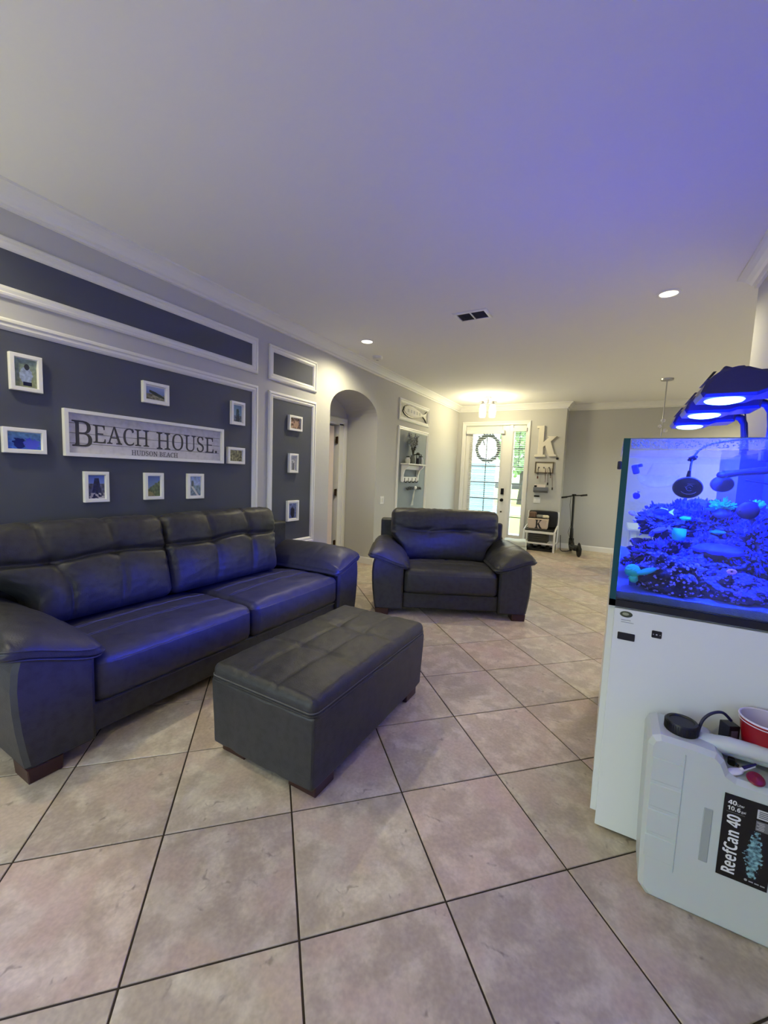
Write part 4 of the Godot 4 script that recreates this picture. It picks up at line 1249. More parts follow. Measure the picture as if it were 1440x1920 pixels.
	mb = MB.new(); mb.box(Vector3(0, 0, 0.006), Vector3(0.32, 0.20, 0.012)); obj("board", mb, mat(Color(0.84, 0.82, 0.76), 0.6), kr)
	for q in 3:
		mb = MB.new(); mb.xf = Transform3D(Basis(Vector3.RIGHT, PI / 2), Vector3(-0.10 + q * 0.095, 0.0, 0.012)); mb.lathe(PackedVector2Array([Vector2(0.016, 0), Vector2(0.016, 0.008), Vector2(0.006, 0.02), Vector2(0, 0.03)]), 10)
		obj("hook", mb, mat(Color(0.45, 0.43, 0.40), 0.5), kr)
	rng.seed = 8
	var cols := [Color(0.10, 0.07, 0.08), Color(0.32, 0.16, 0.15), Color(0.66, 0.62, 0.62), Color(0.12, 0.08, 0.09), Color(0.55, 0.50, 0.50)]
	var kl := ["black key strap hanging from the left of the key rack", "dark red key strap hanging from the key rack", "pale lanyard hanging from the right side of the key rack", "short black key fob at the right of the key rack", "grey beaded lanyard hanging lowest from the key rack"]
	for q in 5:
		var ky := thing("key_strap", kl[q], "keys", Vector3(-1.245 + q * 0.038 - (0.10 if q == 0 else 0.0), 1.57, KZ + 0.045), 0.0, "keys hanging from the key rack")
		mb = MB.new()
		var l: float = [0.15, 0.22, 0.27, 0.13, 0.36][q]
		mb.tube([Vector3(0, 0.015, 0), Vector3(0.012, -l * 0.5, 0.008), Vector3(0.0 + q * 0.008, -l, 0.0), Vector3(-0.012 + q * 0.008, -l * 0.5, 0.004), Vector3(0, 0.015, 0)], 0.008, 6, false, 0.4)
		obj("strap", mb, mat(cols[q], 0.6), ky)
		mb = MB.new(); mb.rbox(Vector3(q * 0.008, -l - 0.02, 0), Vector3(0.026, 0.05, 0.010), 0.004, Vector3i(1, 1, 1), 2); obj("fob", mb, mat(cols[(q + 1) % 5], 0.5), ky)
	var mt := thing("mail_tray", "galvanized metal wall tray of letters below the key rack", "mail tray", Vector3(-1.27, 1.165, KZ + 0.001))
	mb = MB.new()
	var tp := PackedVector2Array([Vector2(0, -0.065), Vector2(0.075, -0.055), Vector2(0.10, -0.02), Vector2(0.105, 0.04), Vector2(0.10, 0.045), Vector2(0.092, -0.015), Vector2(0.07, -0.045), Vector2(0.008, -0.055), Vector2(0.008, 0.05), Vector2(0, 0.05)])
	mb.xf = Transform3D(Basis(Vector3(0, 0, 1), Vector3(0, 1, 0), Vector3(-1, 0, 0)), Vector3.ZERO)
	mb.prism(tp, -0.13, 0.13, 0.0)
	mb.xf = Transform3D.IDENTITY
	mb.box(Vector3(-0.131, -0.005, 0.05), Vector3(0.004, 0.09, 0.095)); mb.box(Vector3(0.131, -0.005, 0.05), Vector3(0.004, 0.09, 0.095))
	obj("tray", mb, mat(Color(0.50, 0.51, 0.53), 0.4, 0.6), mt)
	for q in 3:
		mb = MB.new(); mb.xf = Transform3D(Basis(Vector3.RIGHT, -0.25), Vector3(-0.03 + q * 0.02, 0.045, 0.03 + q * 0.018)); mb.box(Vector3.ZERO, Vector3(0.19 - q * 0.02, 0.11, 0.002))
		obj("letter", mb, mat(Color(0.84, 0.80, 0.77), 0.7), mt)
	mb = MB.new(); mb.rbox(Vector3(-0.10, 0.062, 0.05), Vector3(0.05, 0.035, 0.05), 0.012, Vector3i(1, 1, 1), 2); obj("handle", mb, M.dark_metal, mt)
	var tb := thing("wall_box", "small white wall plate with a dark top below the metal mail tray", "wall plate", Vector3(-1.335, 0.95, KZ))
	mb = MB.new(); mb.box(Vector3(0, 0, 0.006), Vector3(0.125, 0.118, 0.012), 0.004); obj("plate", mb, M.white, tb)
	mb = MB.new(); mb.rbox(Vector3(-0.005, 0.08, 0.02), Vector3(0.10, 0.03, 0.04), 0.008, Vector3i(1, 1, 1), 2); obj("top", mb, M.dark_metal, tb)
	for sx in [-0.03, 0.03]:
		mb = MB.new(); mb.box(Vector3(sx, 0, 0.014), Vector3(0.032, 0.066, 0.008), 0.003); obj("rocker", mb, M.white, tb)
	build_bench()
	build_scooter()
	# folded cloth on the chair arm side
	var cl := thing("charging_cable", "thin dark charging cord lying at the foot of the wall beside the bench", "cord")
	mb = MB.new(); mb.tube([Vector3(-0.85, 0.30, KZ + 0.02), Vector3(-0.84, 0.15, KZ + 0.03), Vector3(-0.83, 0.02, KZ + 0.06), Vector3(-0.78, 0.01, KZ + 0.16), Vector3(-0.70, 0.01, KZ + 0.08), Vector3(-0.66, 0.012, KZ - 0.1)], 0.007, 6)
	obj("cable", mb, M.black, cl)
	var pl := thing("power_plug", "black charger plug in the wall between bench and scooter", "plug", Vector3(-0.93, 0.32, KZ))
	mb = MB.new(); mb.box(Vector3(0, 0, 0.003), Vector3(0.072, 0.115, 0.006), 0.002); obj("outlet", mb, M.white, pl)
	mb = MB.new(); mb.rbox(Vector3(0.005, 0.02, 0.025), Vector3(0.045, 0.045, 0.045), 0.008, Vector3i(1, 1, 1), 2); obj("charger", mb, M.black, pl)
	var sh := thing("blanket", "pale folded blanket on the floor by the front door, behind the armchair", "blanket", Vector3(-1.58, 0, -7.85), 0.2)
	for lay in 2:
		mb = MB.new(); mb.rbox(Vector3(0.02 * lay, 0.055 + lay * 0.105, 0), Vector3(0.46 - 0.05 * lay, 0.11, 0.34), 0.033, Vector3i(6, 1, 5), 4, func(p, q, nn): return p + Vector3(0, 0.008 * sin(p.x * 22.0 + lay) * cos(p.z * 17.0), 0))
		obj("fold", mb, mat(Color(0.80, 0.84, 0.84), 0.85), sh)

func build_bench() -> void:
	var mb: MB
	var b := thing("hall_bench", "white hall bench with black padded back and open lower shelf", "bench", Vector3(-1.185, 0, -8.31))
	for sx in [-0.275, 0.275]:
		mb = MB.new(); mb.box(Vector3(sx, 0.20, 0.20), Vector3(0.035, 0.40, 0.035), 0.005); obj("leg", mb, M.white, b)
		mb = MB.new(); mb.tube([Vector3(sx, 0, -0.19), Vector3(sx, 0.40, -0.19), Vector3(sx, 0.60, -0.20), Vector3(sx * 0.99, 0.74, -0.215)], 0.018, 8); obj("leg", mb, M.white, b)
		mb = MB.new(); mb.tube([Vector3(sx, 0.385, 0.20), Vector3(sx, 0.41, 0.12), Vector3(sx, 0.44, 0.0), Vector3(sx, 0.47, -0.19)], 0.016, 8); obj("arm_rail", mb, M.white, b)
		mb = MB.new(); mb.box(Vector3(sx, 0.15, 0), Vector3(0.02, 0.03, 0.40), 0.004); obj("side_rail", mb, M.white, b)
	for q in [[0.36, 0.20], [0.36, -0.19], [0.15, 0.20], [0.15, -0.19]]:
		mb = MB.new(); mb.box(Vector3(0, q[0], q[1]), Vector3(0.53, 0.045 if q[0] > 0.3 else 0.03, 0.022), 0.004); obj("rail", mb, M.white, b)
	for q in 5:
		mb = MB.new(); mb.box(Vector3(0, 0.145, -0.14 + q * 0.075), Vector3(0.53, 0.012, 0.05), 0.003); obj("slat", mb, M.white, b)
	mb = MB.new(); mb.rbox(Vector3(0, 0.392, 0), Vector3(0.55, 0.04, 0.40), 0.015, Vector3i(2, 1, 2), 3); obj("seat", mb, M.black, b)
	mb = MB.new(); mb.xf = Transform3D(Basis(Vector3.RIGHT, -0.05), Vector3(0, 0.585, -0.185)); mb.rbox(Vector3.ZERO, Vector3(0.545, 0.34, 0.05), 0.024, Vector3i(4, 3, 1), 4, func(p, q, nn): return Vector3(p.x * (1.0 - 0.06 * pow(absf(q.y), 4.0)), p.y * (1.0 - 0.06 * pow(absf(q.x), 4.0)), p.z))
	obj("back_pad", mb, M.black, b)
	# canvas basket with K
	var k := thing("basket", "cream canvas basket printed with a black letter K on the bench seat", "basket", Vector3(-1.235, 0.413, -8.24), 0.06)
	mb = MB.new()
	var cm := mat(Color(0.78, 0.71, 0.64), 0.85); cm.normal_enabled = true; cm.normal_texture = noise_tex(128, 0.2, 2, 2, 2.0); triplanar(cm, 8.0)
	mb.rbox(Vector3(0, 0.105, 0), Vector3(0.37, 0.21, 0.20), 0.03, Vector3i(6, 4, 4), 4, func(p, q, nn): return Vector3(p.x * (0.93 + 0.09 * (q.y + 1.0) * 0.5), p.y, p.z))
	obj("body", mb, cm, k)
	mb = MB.new(); mb.rbox(Vector3(0, 0.212, 0), Vector3(0.35, 0.02, 0.17), 0.008, Vector3i(2, 1, 2), 2); obj("opening", mb, mat(Color(0.12, 0.10, 0.09), 0.9), k)  # dark slab on the solid body, standing for the shaded inside
	text_part("lettering", k, "K", "Droid Serif", true, Rect2(-0.045, 0.02, 0.125, 0.165), 0.1015, 0.002, M.black)
	for q in [["brown woven pouch in the left of the canvas basket", Vector3(-0.105, 0.265, 0.0), Vector3(0.13, 0.12, 0.12), Color(0.42, 0.33, 0.28)], ["grey folded cap in the middle of the canvas basket", Vector3(0.03, 0.245, 0.02), Vector3(0.13, 0.06, 0.11), Color(0.50, 0.50, 0.48)], ["cream cloth at the right of the canvas basket", Vector3(0.13, 0.245, 0.03), Vector3(0.12, 0.06, 0.10), Color(0.84, 0.80, 0.70)]]:
		var y := thing("pouch", q[0], "cloth", k.position + q[1].rotated(Vector3.UP, 0.06))
		mb = MB.new(); mb.rbox(Vector3.ZERO, q[2], 0.028, Vector3i(4, 3, 3), 3, func(p, qq, nn): return p * (1.0 + 0.08 * sin(p.x * 70.0) * cos(p.z * 60.0)))
		obj("cloth", mb, mat(q[3], 0.9), y)
	var bk := thing("storage_crate", "dark grey slatted crate on the lower shelf of the white bench", "crate", Vector3(-1.215, 0.152, -8.30))
	for r in 4:
		mb = MB.new(); mb.box(Vector3(0, 0.022 + r * 0.042, 0.15), Vector3(0.34, 0.036, 0.012), 0.003); obj("slat", mb, mat(Color(0.27, 0.26, 0.24), 0.7), bk)
		mb = MB.new(); mb.box(Vector3(-0.165, 0.022 + r * 0.042, 0), Vector3(0.012, 0.036, 0.29), 0.003); obj("slat", mb, mat(Color(0.27, 0.26, 0.24), 0.7), bk)
		mb = MB.new(); mb.box(Vector3(0.165, 0.022 + r * 0.042, 0), Vector3(0.012, 0.036, 0.29), 0.003); obj("slat", mb, mat(Color(0.27, 0.26, 0.24), 0.7), bk)
	mb = MB.new(); mb.box(Vector3(0, 0.08, 0), Vector3(0.30, 0.155, 0.26)); obj("lining", mb, mat(Color(0.10, 0.10, 0.10), 0.9), bk)
	var mtt := thing("floor_mat", "dark flat shoe tray under the white bench", "tray", Vector3(-1.185, 0, -8.32))
	mb = MB.new(); mb.box(Vector3(0, 0.006, 0), Vector3(0.50, 0.012, 0.34), 0.003); obj("base", mb, M.black, mtt)
	mb = MB.new(); rect_path(0.5, 0.34)
	for sx in [-1.0, 1.0]:
		mb.box(Vector3(sx * 0.245, 0.025, 0), Vector3(0.012, 0.04, 0.34), 0.003); mb.box(Vector3(0, 0.025, sx * 0.165), Vector3(0.50, 0.04, 0.012), 0.003)
	obj("rim", mb, M.black, mtt)
	for q in 3:
		var sh := thing("shoe", ["dark shoe at the left of the tray under the bench", "dark shoe in the middle of the tray under the bench", "dark shoe at the right of the tray under the bench"][q], "shoe", Vector3(-1.35 + q * 0.15, 0.013, -8.30))
		mb = MB.new(); mb.rbox(Vector3(0, 0.04, 0), Vector3(0.09, 0.08, 0.24), 0.035, Vector3i(3, 3, 6), 4, func(p, qq, nn): return Vector3(p.x * (1.0 - 0.2 * qq.z * qq.z), (p.y + 0.04) * (1.0 - 0.35 * (qq.z + 1.0) * 0.5) - 0.04, p.z))
		obj("upper", mb, mat(Color(0.07, 0.07, 0.08), 0.6), sh)

func build_scooter() -> void:
	var mb: MB
	var fr := Vector3(-0.655, 0.0, -8.62)      # under the stem
	var rw := Vector3(-0.475, 0.0, -8.02)      # nearest wheel
	var d := rw - fr
	var s := thing("electric_scooter", "black electric kick scooter parked against the recessed wall", "scooter", fr, atan2(d.x, d.z))
	var L := d.length()
	for z in [0.0, L]:
		mb = MB.new()
		mb.xf = Transform3D(Basis(Vector3(0, 0, 1), PI / 2), Vector3(0, 0.105, z))
		mb.lathe(PackedVector2Array([Vector2(0.06, -0.022), Vector2(0.09, -0.024), Vector2(0.103, -0.014), Vector2(0.105, 0.0), Vector2(0.103, 0.014), Vector2(0.09, 0.024), Vector2(0.06, 0.022)]), 28, 60)
		var w := obj("wheel", mb, M.black, s)
		mb = MB.new(); mb.xf = Transform3D(Basis(Vector3(0, 0, 1), PI / 2), Vector3(0, 0.105, z))
		mb.lathe(PackedVector2Array([Vector2(0.0, -0.02), Vector2(0.062, -0.02), Vector2(0.062, 0.02), Vector2(0.0, 0.02)]), 20)
		obj("hub", mb, M.dark_metal, w)
	mb = MB.new(); mb.rbox(Vector3(0, 0.115, L * 0.5 + 0.02), Vector3(0.155, 0.06, L - 0.24), 0.02, Vector3i(2, 1, 4), 3); obj("deck", mb, M.black, s)
	mb = MB.new(); mb.tube([Vector3(0, 0.20, -0.03), Vector3(0, 0.17, 0.06), Vector3(0, 0.12, 0.15)], [0.035, 0.04, 0.035], 10); obj("neck", mb, M.black, s)
	for z in [0.0, L]:
		mb = MB.new()
		var a := arc_pts(Vector3(0, 0.105, z), Vector3(0, 0, 0.125), Vector3(0, 0.125, 0), 12, 0.25, PI - 0.1)
		mb.tube(a, 0.03, 8, false, 0.25)
		obj("mudguard", mb, M.black, s)
		for sx in [-1.0, 1.0]:
			mb = MB.new(); mb.tube([Vector3(sx * 0.038, 0.105, z), Vector3(sx * 0.034, 0.25 if z == 0.0 else 0.15, -0.02 if z == 0.0 else z - 0.15)], 0.012, 6); obj("fork", mb, M.black, s)
	mb = MB.new(); mb.tube([Vector3(0, 0.23, -0.02), Vector3(0, 0.36, -0.04), Vector3(0, 0.44, -0.05)], [0.035, 0.032, 0.028], 12); obj("folding_joint", mb, M.black, s)
	mb = MB.new(); mb.tube([Vector3(0, 0.40, -0.045), Vector3(0, 1.06, -0.10)], 0.021, 14); obj("stem", mb, M.black, s)
	var bar := Basis(Vector3.UP, -0.35)
	mb = MB.new(); mb.tube([Vector3(0, 1.06, -0.10) + bar * Vector3(-0.20, -0.04, 0), Vector3(0, 1.075, -0.10), Vector3(0, 1.06, -0.10) + bar * Vector3(0.20, 0.03, 0)], 0.013, 10); obj("handlebar", mb, M.black, s)
	for sx in [-1.0, 1.0]:
		mb = MB.new(); mb.tube([Vector3(0, 1.06, -0.10) + bar * Vector3(sx * 0.12, sx * 0.02, 0), Vector3(0, 1.06, -0.10) + bar * Vector3(sx * 0.235, sx * 0.04, 0)], 0.018, 10); obj("grip", mb, M.black, s)
	mb = MB.new(); mb.rbox(Vector3(0, 1.085, -0.09), Vector3(0.07, 0.035, 0.08), 0.012, Vector3i(1, 1, 1), 2); obj("display", mb, M.dark_metal, s)
	mb = MB.new(); mb.tube([Vector3(-0.05, 1.06, -0.09), Vector3(-0.07, 0.9, -0.04), Vector3(-0.03, 0.5, -0.02), Vector3(-0.075, 0.36, 0.0), Vector3(-0.03, 0.25, 0.0)], 0.004, 6); obj("brake_cable", mb, M.black, s)

# ---------------------------------------------------------------- ceiling things
func can_light(x: float, z: float, e: float, label: String, col := Color(1.0, 0.955, 0.79)) -> void:
	var t := thing("recessed_light", label, "ceiling light", Vector3(x, CEIL, z), 0.0, "recessed ceiling lights")
	var mb := MB.new()
	mb.lathe(PackedVector2Array([Vector2(0.062, -0.004), Vector2(0.066, -0.008), Vector2(0.085, -0.006), Vector2(0.089, 0.0)]), 32)
	obj("trim_ring", mb, M.white, t)
	mb = MB.new(); mb.lathe(PackedVector2Array([Vector2(0.0, -0.006), Vector2(0.063, -0.004), Vector2(0.063, -0.001)]), 32)
	obj("lamp_lens", mb, M.can_glow, t)
	var l := SpotLight3D.new()
	l.name = "lamp_light"; l.light_color = col; l.light_energy = e; l.spot_range = 14.0; l.spot_angle = 78.0; l.spot_angle_attenuation = 0.8; l.spot_attenuation = 2.0; l.light_size = 0.06; l.shadow_enabled = true
	l.rotation.x = -PI / 2; l.position.y = -0.02
	t.add_child(l, true)

func build_ceiling_things() -> void:
	var mb: MB
	var v := thing("ceiling_vent", "white ceiling air vent with two dark louvred halves", "air vent", Vector3(-1.268, CEIL, -3.775), -0.02)
	mb = MB.new()
	var prof := PackedVector2Array([Vector2(0, 0), Vector2(0, 0.006), Vector2(0.012, 0.011), Vector2(0.028, 0.011), Vector2(0.032, 0.0)])
	mb.xf = Transform3D(Basis(Vector3(1, 0, 0), Vector3(0, 0, 1), Vector3(0, -1, 0)), Vector3.ZERO)
	rect_frame(mb, 0.315, 0.225, prof)
	mb.box(Vector3(0, 0, 0.006), Vector3(0.014, 0.17, 0.008), 0.002)
	obj("frame", mb, M.white, v)
	mb = MB.new(); mb.box(Vector3(0, -0.0015, 0), Vector3(0.26, 0.003, 0.17)); obj("backing", mb, mat(Color(0.05, 0.05, 0.06), 0.9), v)
	for h in [-1.0, 1.0]:
		for k in 9:
			mb = MB.new(); mb.xf = Transform3D(Basis(Vector3.RIGHT, 0.7), Vector3(h * 0.066, -0.007, -0.072 + k * 0.018)); mb.box(Vector3.ZERO, Vector3(0.114, 0.0012, 0.011))
			obj("louvre", mb, mat(Color(0.45, 0.45, 0.48), 0.5), v)
	var sd := thing("smoke_detector", "round white smoke detector on the ceiling beside the left recessed light", "smoke detector", Vector3(-2.775, CEIL, -4.6))
	mb = MB.new(); mb.lathe(PackedVector2Array([Vector2(0, -0.045), Vector2(0.04, -0.043), Vector2(0.058, -0.034), Vector2(0.066, -0.014), Vector2(0.066, 0)]), 28); obj("body", mb, M.white, sd)
	mb = MB.new(); mb.lathe(PackedVector2Array([Vector2(0, -0.048), Vector2(0.018, -0.046), Vector2(0.02, -0.043)]), 16); obj("button", mb, M.steel, sd)
	# flush fixture at the entry
	var f := thing("ceiling_fixture", "lit chrome ceiling fixture with clear glass shades in front of the entry door", "ceiling light", Vector3(-2.175, CEIL, -7.63))
	mb = MB.new(); mb.lathe(PackedVector2Array([Vector2(0, -0.03), Vector2(0.05, -0.028), Vector2(0.065, -0.015), Vector2(0.065, 0)]), 24); obj("canopy", mb, M.steel, f)
	mb = MB.new(); mb.tube([Vector3(0, -0.02, 0), Vector3(0, -0.13, 0)], 0.009, 10); obj("stem", mb, M.steel, f)
	mb = MB.new()
	mb.tube(arc_pts(Vector3(0, -0.095, 0), Vector3(0.155, 0, 0), Vector3(0, 0, 0.155), 40, 0, TAU), 0.007, 8)
	for k in 4:
		var a := TAU * k / 4 + 0.5
		mb.tube([Vector3(0, -0.11, 0), Vector3(cos(a) * 0.155, -0.095, sin(a) * 0.155)], 0.005, 6)
	obj("ring", mb, M.steel, f)
	var gm := pane(Color(1.0, 0.97, 0.90), 0.22, 0.1)
	for k in 4:
		var a := TAU * k / 4 + 0.5
		var p := Vector3(cos(a) * 0.125, -0.10, sin(a) * 0.125)
		mb = MB.new(); mb.xf.origin = p
		mb.lathe(PackedVector2Array([Vector2(0.015, -0.045), Vector2(0.024, -0.04), Vector2(0.024, 0.0), Vector2(0, 0.002)]), 14)
		obj("socket", mb, M.steel, f)
		mb = MB.new(); mb.xf.origin = p
		mb.lathe(PackedVector2Array([Vector2(0.058, -0.255), Vector2(0.062, -0.21), Vector2(0.060, -0.12), Vector2(0.05, -0.06), Vector2(0.025, -0.035)]), 20)
		obj("glass_shade", mb, gm, f)
		mb = MB.new(); mb.xf.origin = p
		mb.blob(Vector3(0, -0.155, 0), Vector3(0.028, 0.05, 0.028), 14, 10)
		obj("bulb", mb, M.bulb_glow, f)
		var l := OmniLight3D.new(); l.name = "bulb_light"; l.light_color = Color(1.0, 0.94, 0.76); l.light_energy = E_FIX; l.omni_range = 12.0; l.omni_attenuation = 2.0; l.light_size = 0.025; l.shadow_enabled = true
		l.position = p + Vector3(0, -0.155, 0)
		f.add_child(l, true)
	# dining pendant
	var q := thing("pendant_lamp", "thin dining pendant with crystal drops and a glass bowl behind the aquarium", "pendant lamp", Vector3(0.52, CEIL, -7.07))
	mb = MB.new(); mb.lathe(PackedVector2Array([Vector2(0, -0.035), Vector2(0.02, -0.03), Vector2(0.075, -0.022), Vector2(0.08, 0.0)]), 24); obj("canopy", mb, M.steel, q)
	mb = MB.new(); mb.tube([Vector3(0, -0.02, 0), Vector3(-0.01, -1.05, 0)], 0.008, 8); obj("rod", mb, M.steel, q)
	for k in 3:
		mb = MB.new(); mb.blob(Vector3([0.0, -0.03, 0.035][k], [-0.58, -0.66, -0.72][k], 0), Vector3(0.03, 0.03, 0.03), 6, 4); obj("crystal", mb, pane(Color(0.9, 0.9, 0.95), 0.45, 0.02), q)
	mb = MB.new(); mb.lathe(PackedVector2Array([Vector2(0.0, -1.545), Vector2(0.10, -1.535), Vector2(0.20, -1.49), Vector2(0.25, -1.42), Vector2(0.262, -1.36), Vector2(0.258, -1.36), Vector2(0.245, -1.42), Vector2(0.195, -1.485), Vector2(0.0, -1.535)]), 36)
	obj("glass_bowl", mb, pane(Color(0.80, 0.86, 0.82), 0.16, 0.03), q)
	for k in 3:
		var a := TAU * k / 3
		mb = MB.new(); mb.tube([Vector3(-0.01, -1.03, 0), Vector3(cos(a) * 0.258, -1.36, sin(a) * 0.258)], 0.004, 6); obj("chain", mb, M.steel, q)
	# dining table seen through the tank
	var t := thing("dining_table", "white dining table seen through the aquarium glass", "table", Vector3(0.92, 0, -6.95))
	mb = MB.new(); mb.box(Vector3(0, 0.725, 0), Vector3(1.45, 0.035, 0.95), 0.008); obj("tabletop", mb, M.white, t)
	for sx in [-1.0, 1.0]:
		for sz in [-1.0, 1.0]:
			mb = MB.new(); mb.box(Vector3(sx * 0.65, 0.354, sz * 0.40), Vector3(0.07, 0.708, 0.07), 0.006); obj("leg", mb, M.white, t)
	mb = MB.new(); mb.box(Vector3(0, 0.665, 0), Vector3(1.3, 0.085, 0.80)); obj("apron", mb, M.white, t)
	for k in 1:
		var ch := thing("dining_chair", "grey dining chair at the near side of the white dining table", "chair", Vector3(0.75, 0, -6.15), PI)
		var cm := mat(Color(0.50, 0.50, 0.53), 0.7)
		mb = MB.new(); mb.rbox(Vector3(0, 0.45, 0), Vector3(0.44, 0.08, 0.44), 0.03, Vector3i(2, 1, 2), 3); obj("seat", mb, cm, ch)
		mb = MB.new(); mb.rbox(Vector3(0, 0.75, -0.20), Vector3(0.42, 0.52, 0.06), 0.025, Vector3i(2, 2, 1), 3); obj("backrest", mb, cm, ch)
		for sx in [-1.0, 1.0]:
			for sz in [-1.0, 1.0]:
				mb = MB.new(); mb.tube([Vector3(sx * 0.19, 0, sz * 0.19), Vector3(sx * 0.185, 0.42, sz * 0.185)], [0.014, 0.02], 8); obj("leg", mb, M.black, ch)

func build_added_lamp() -> void:  # lamp added out of view to brighten the ceiling
	var t := thing("added_floor_lamp", "brushed metal uplighter floor lamp added behind the photographer to brighten the ceiling", "floor lamp", Vector3(-2.55, 0, 1.0))
	var mb := MB.new(); mb.lathe(PackedVector2Array([Vector2(0, 0), Vector2(0.15, 0), Vector2(0.15, 0.012), Vector2(0.03, 0.03), Vector2(0, 0.03)]), 28); obj("base", mb, M.steel, t)
	mb = MB.new(); mb.tube([Vector3(0, 0.02, 0), Vector3(0, 1.70, 0)], 0.012, 10); obj("pole", mb, M.steel, t)
	mb = MB.new(); mb.lathe(PackedVector2Array([Vector2(0.0, 1.68), Vector2(0.05, 1.69), Vector2(0.12, 1.74), Vector2(0.17, 1.82), Vector2(0.165, 1.82), Vector2(0.115, 1.75), Vector2(0.045, 1.70), Vector2(0.0, 1.695)]), 28); obj("bowl_shade", mb, M.steel, t)
	mb = MB.new(); mb.blob(Vector3(0, 1.79, 0), Vector3(0.04, 0.05, 0.04), 14, 10); obj("bulb", mb, M.globe_glow, t)
	var l := OmniLight3D.new(); l.name = "bulb_light"; l.light_color = Color(1.0, 0.99, 0.79); l.light_energy = E_ADDED_LAMP; l.omni_range = 14.0; l.omni_attenuation = 2.0; l.light_size = 0.04; l.shadow_enabled = true
	l.position = Vector3(0, 1.79, 0)
	t.add_child(l, true)

# ---------------------------------------------------------------- aquarium
const TX0 := 0.014
const TX1 := 0.57
const TZ0 := -1.712
const TZ1 := -2.88
const TY0 := 0.925
const TY1 := 1.512
const WATER := 1.472

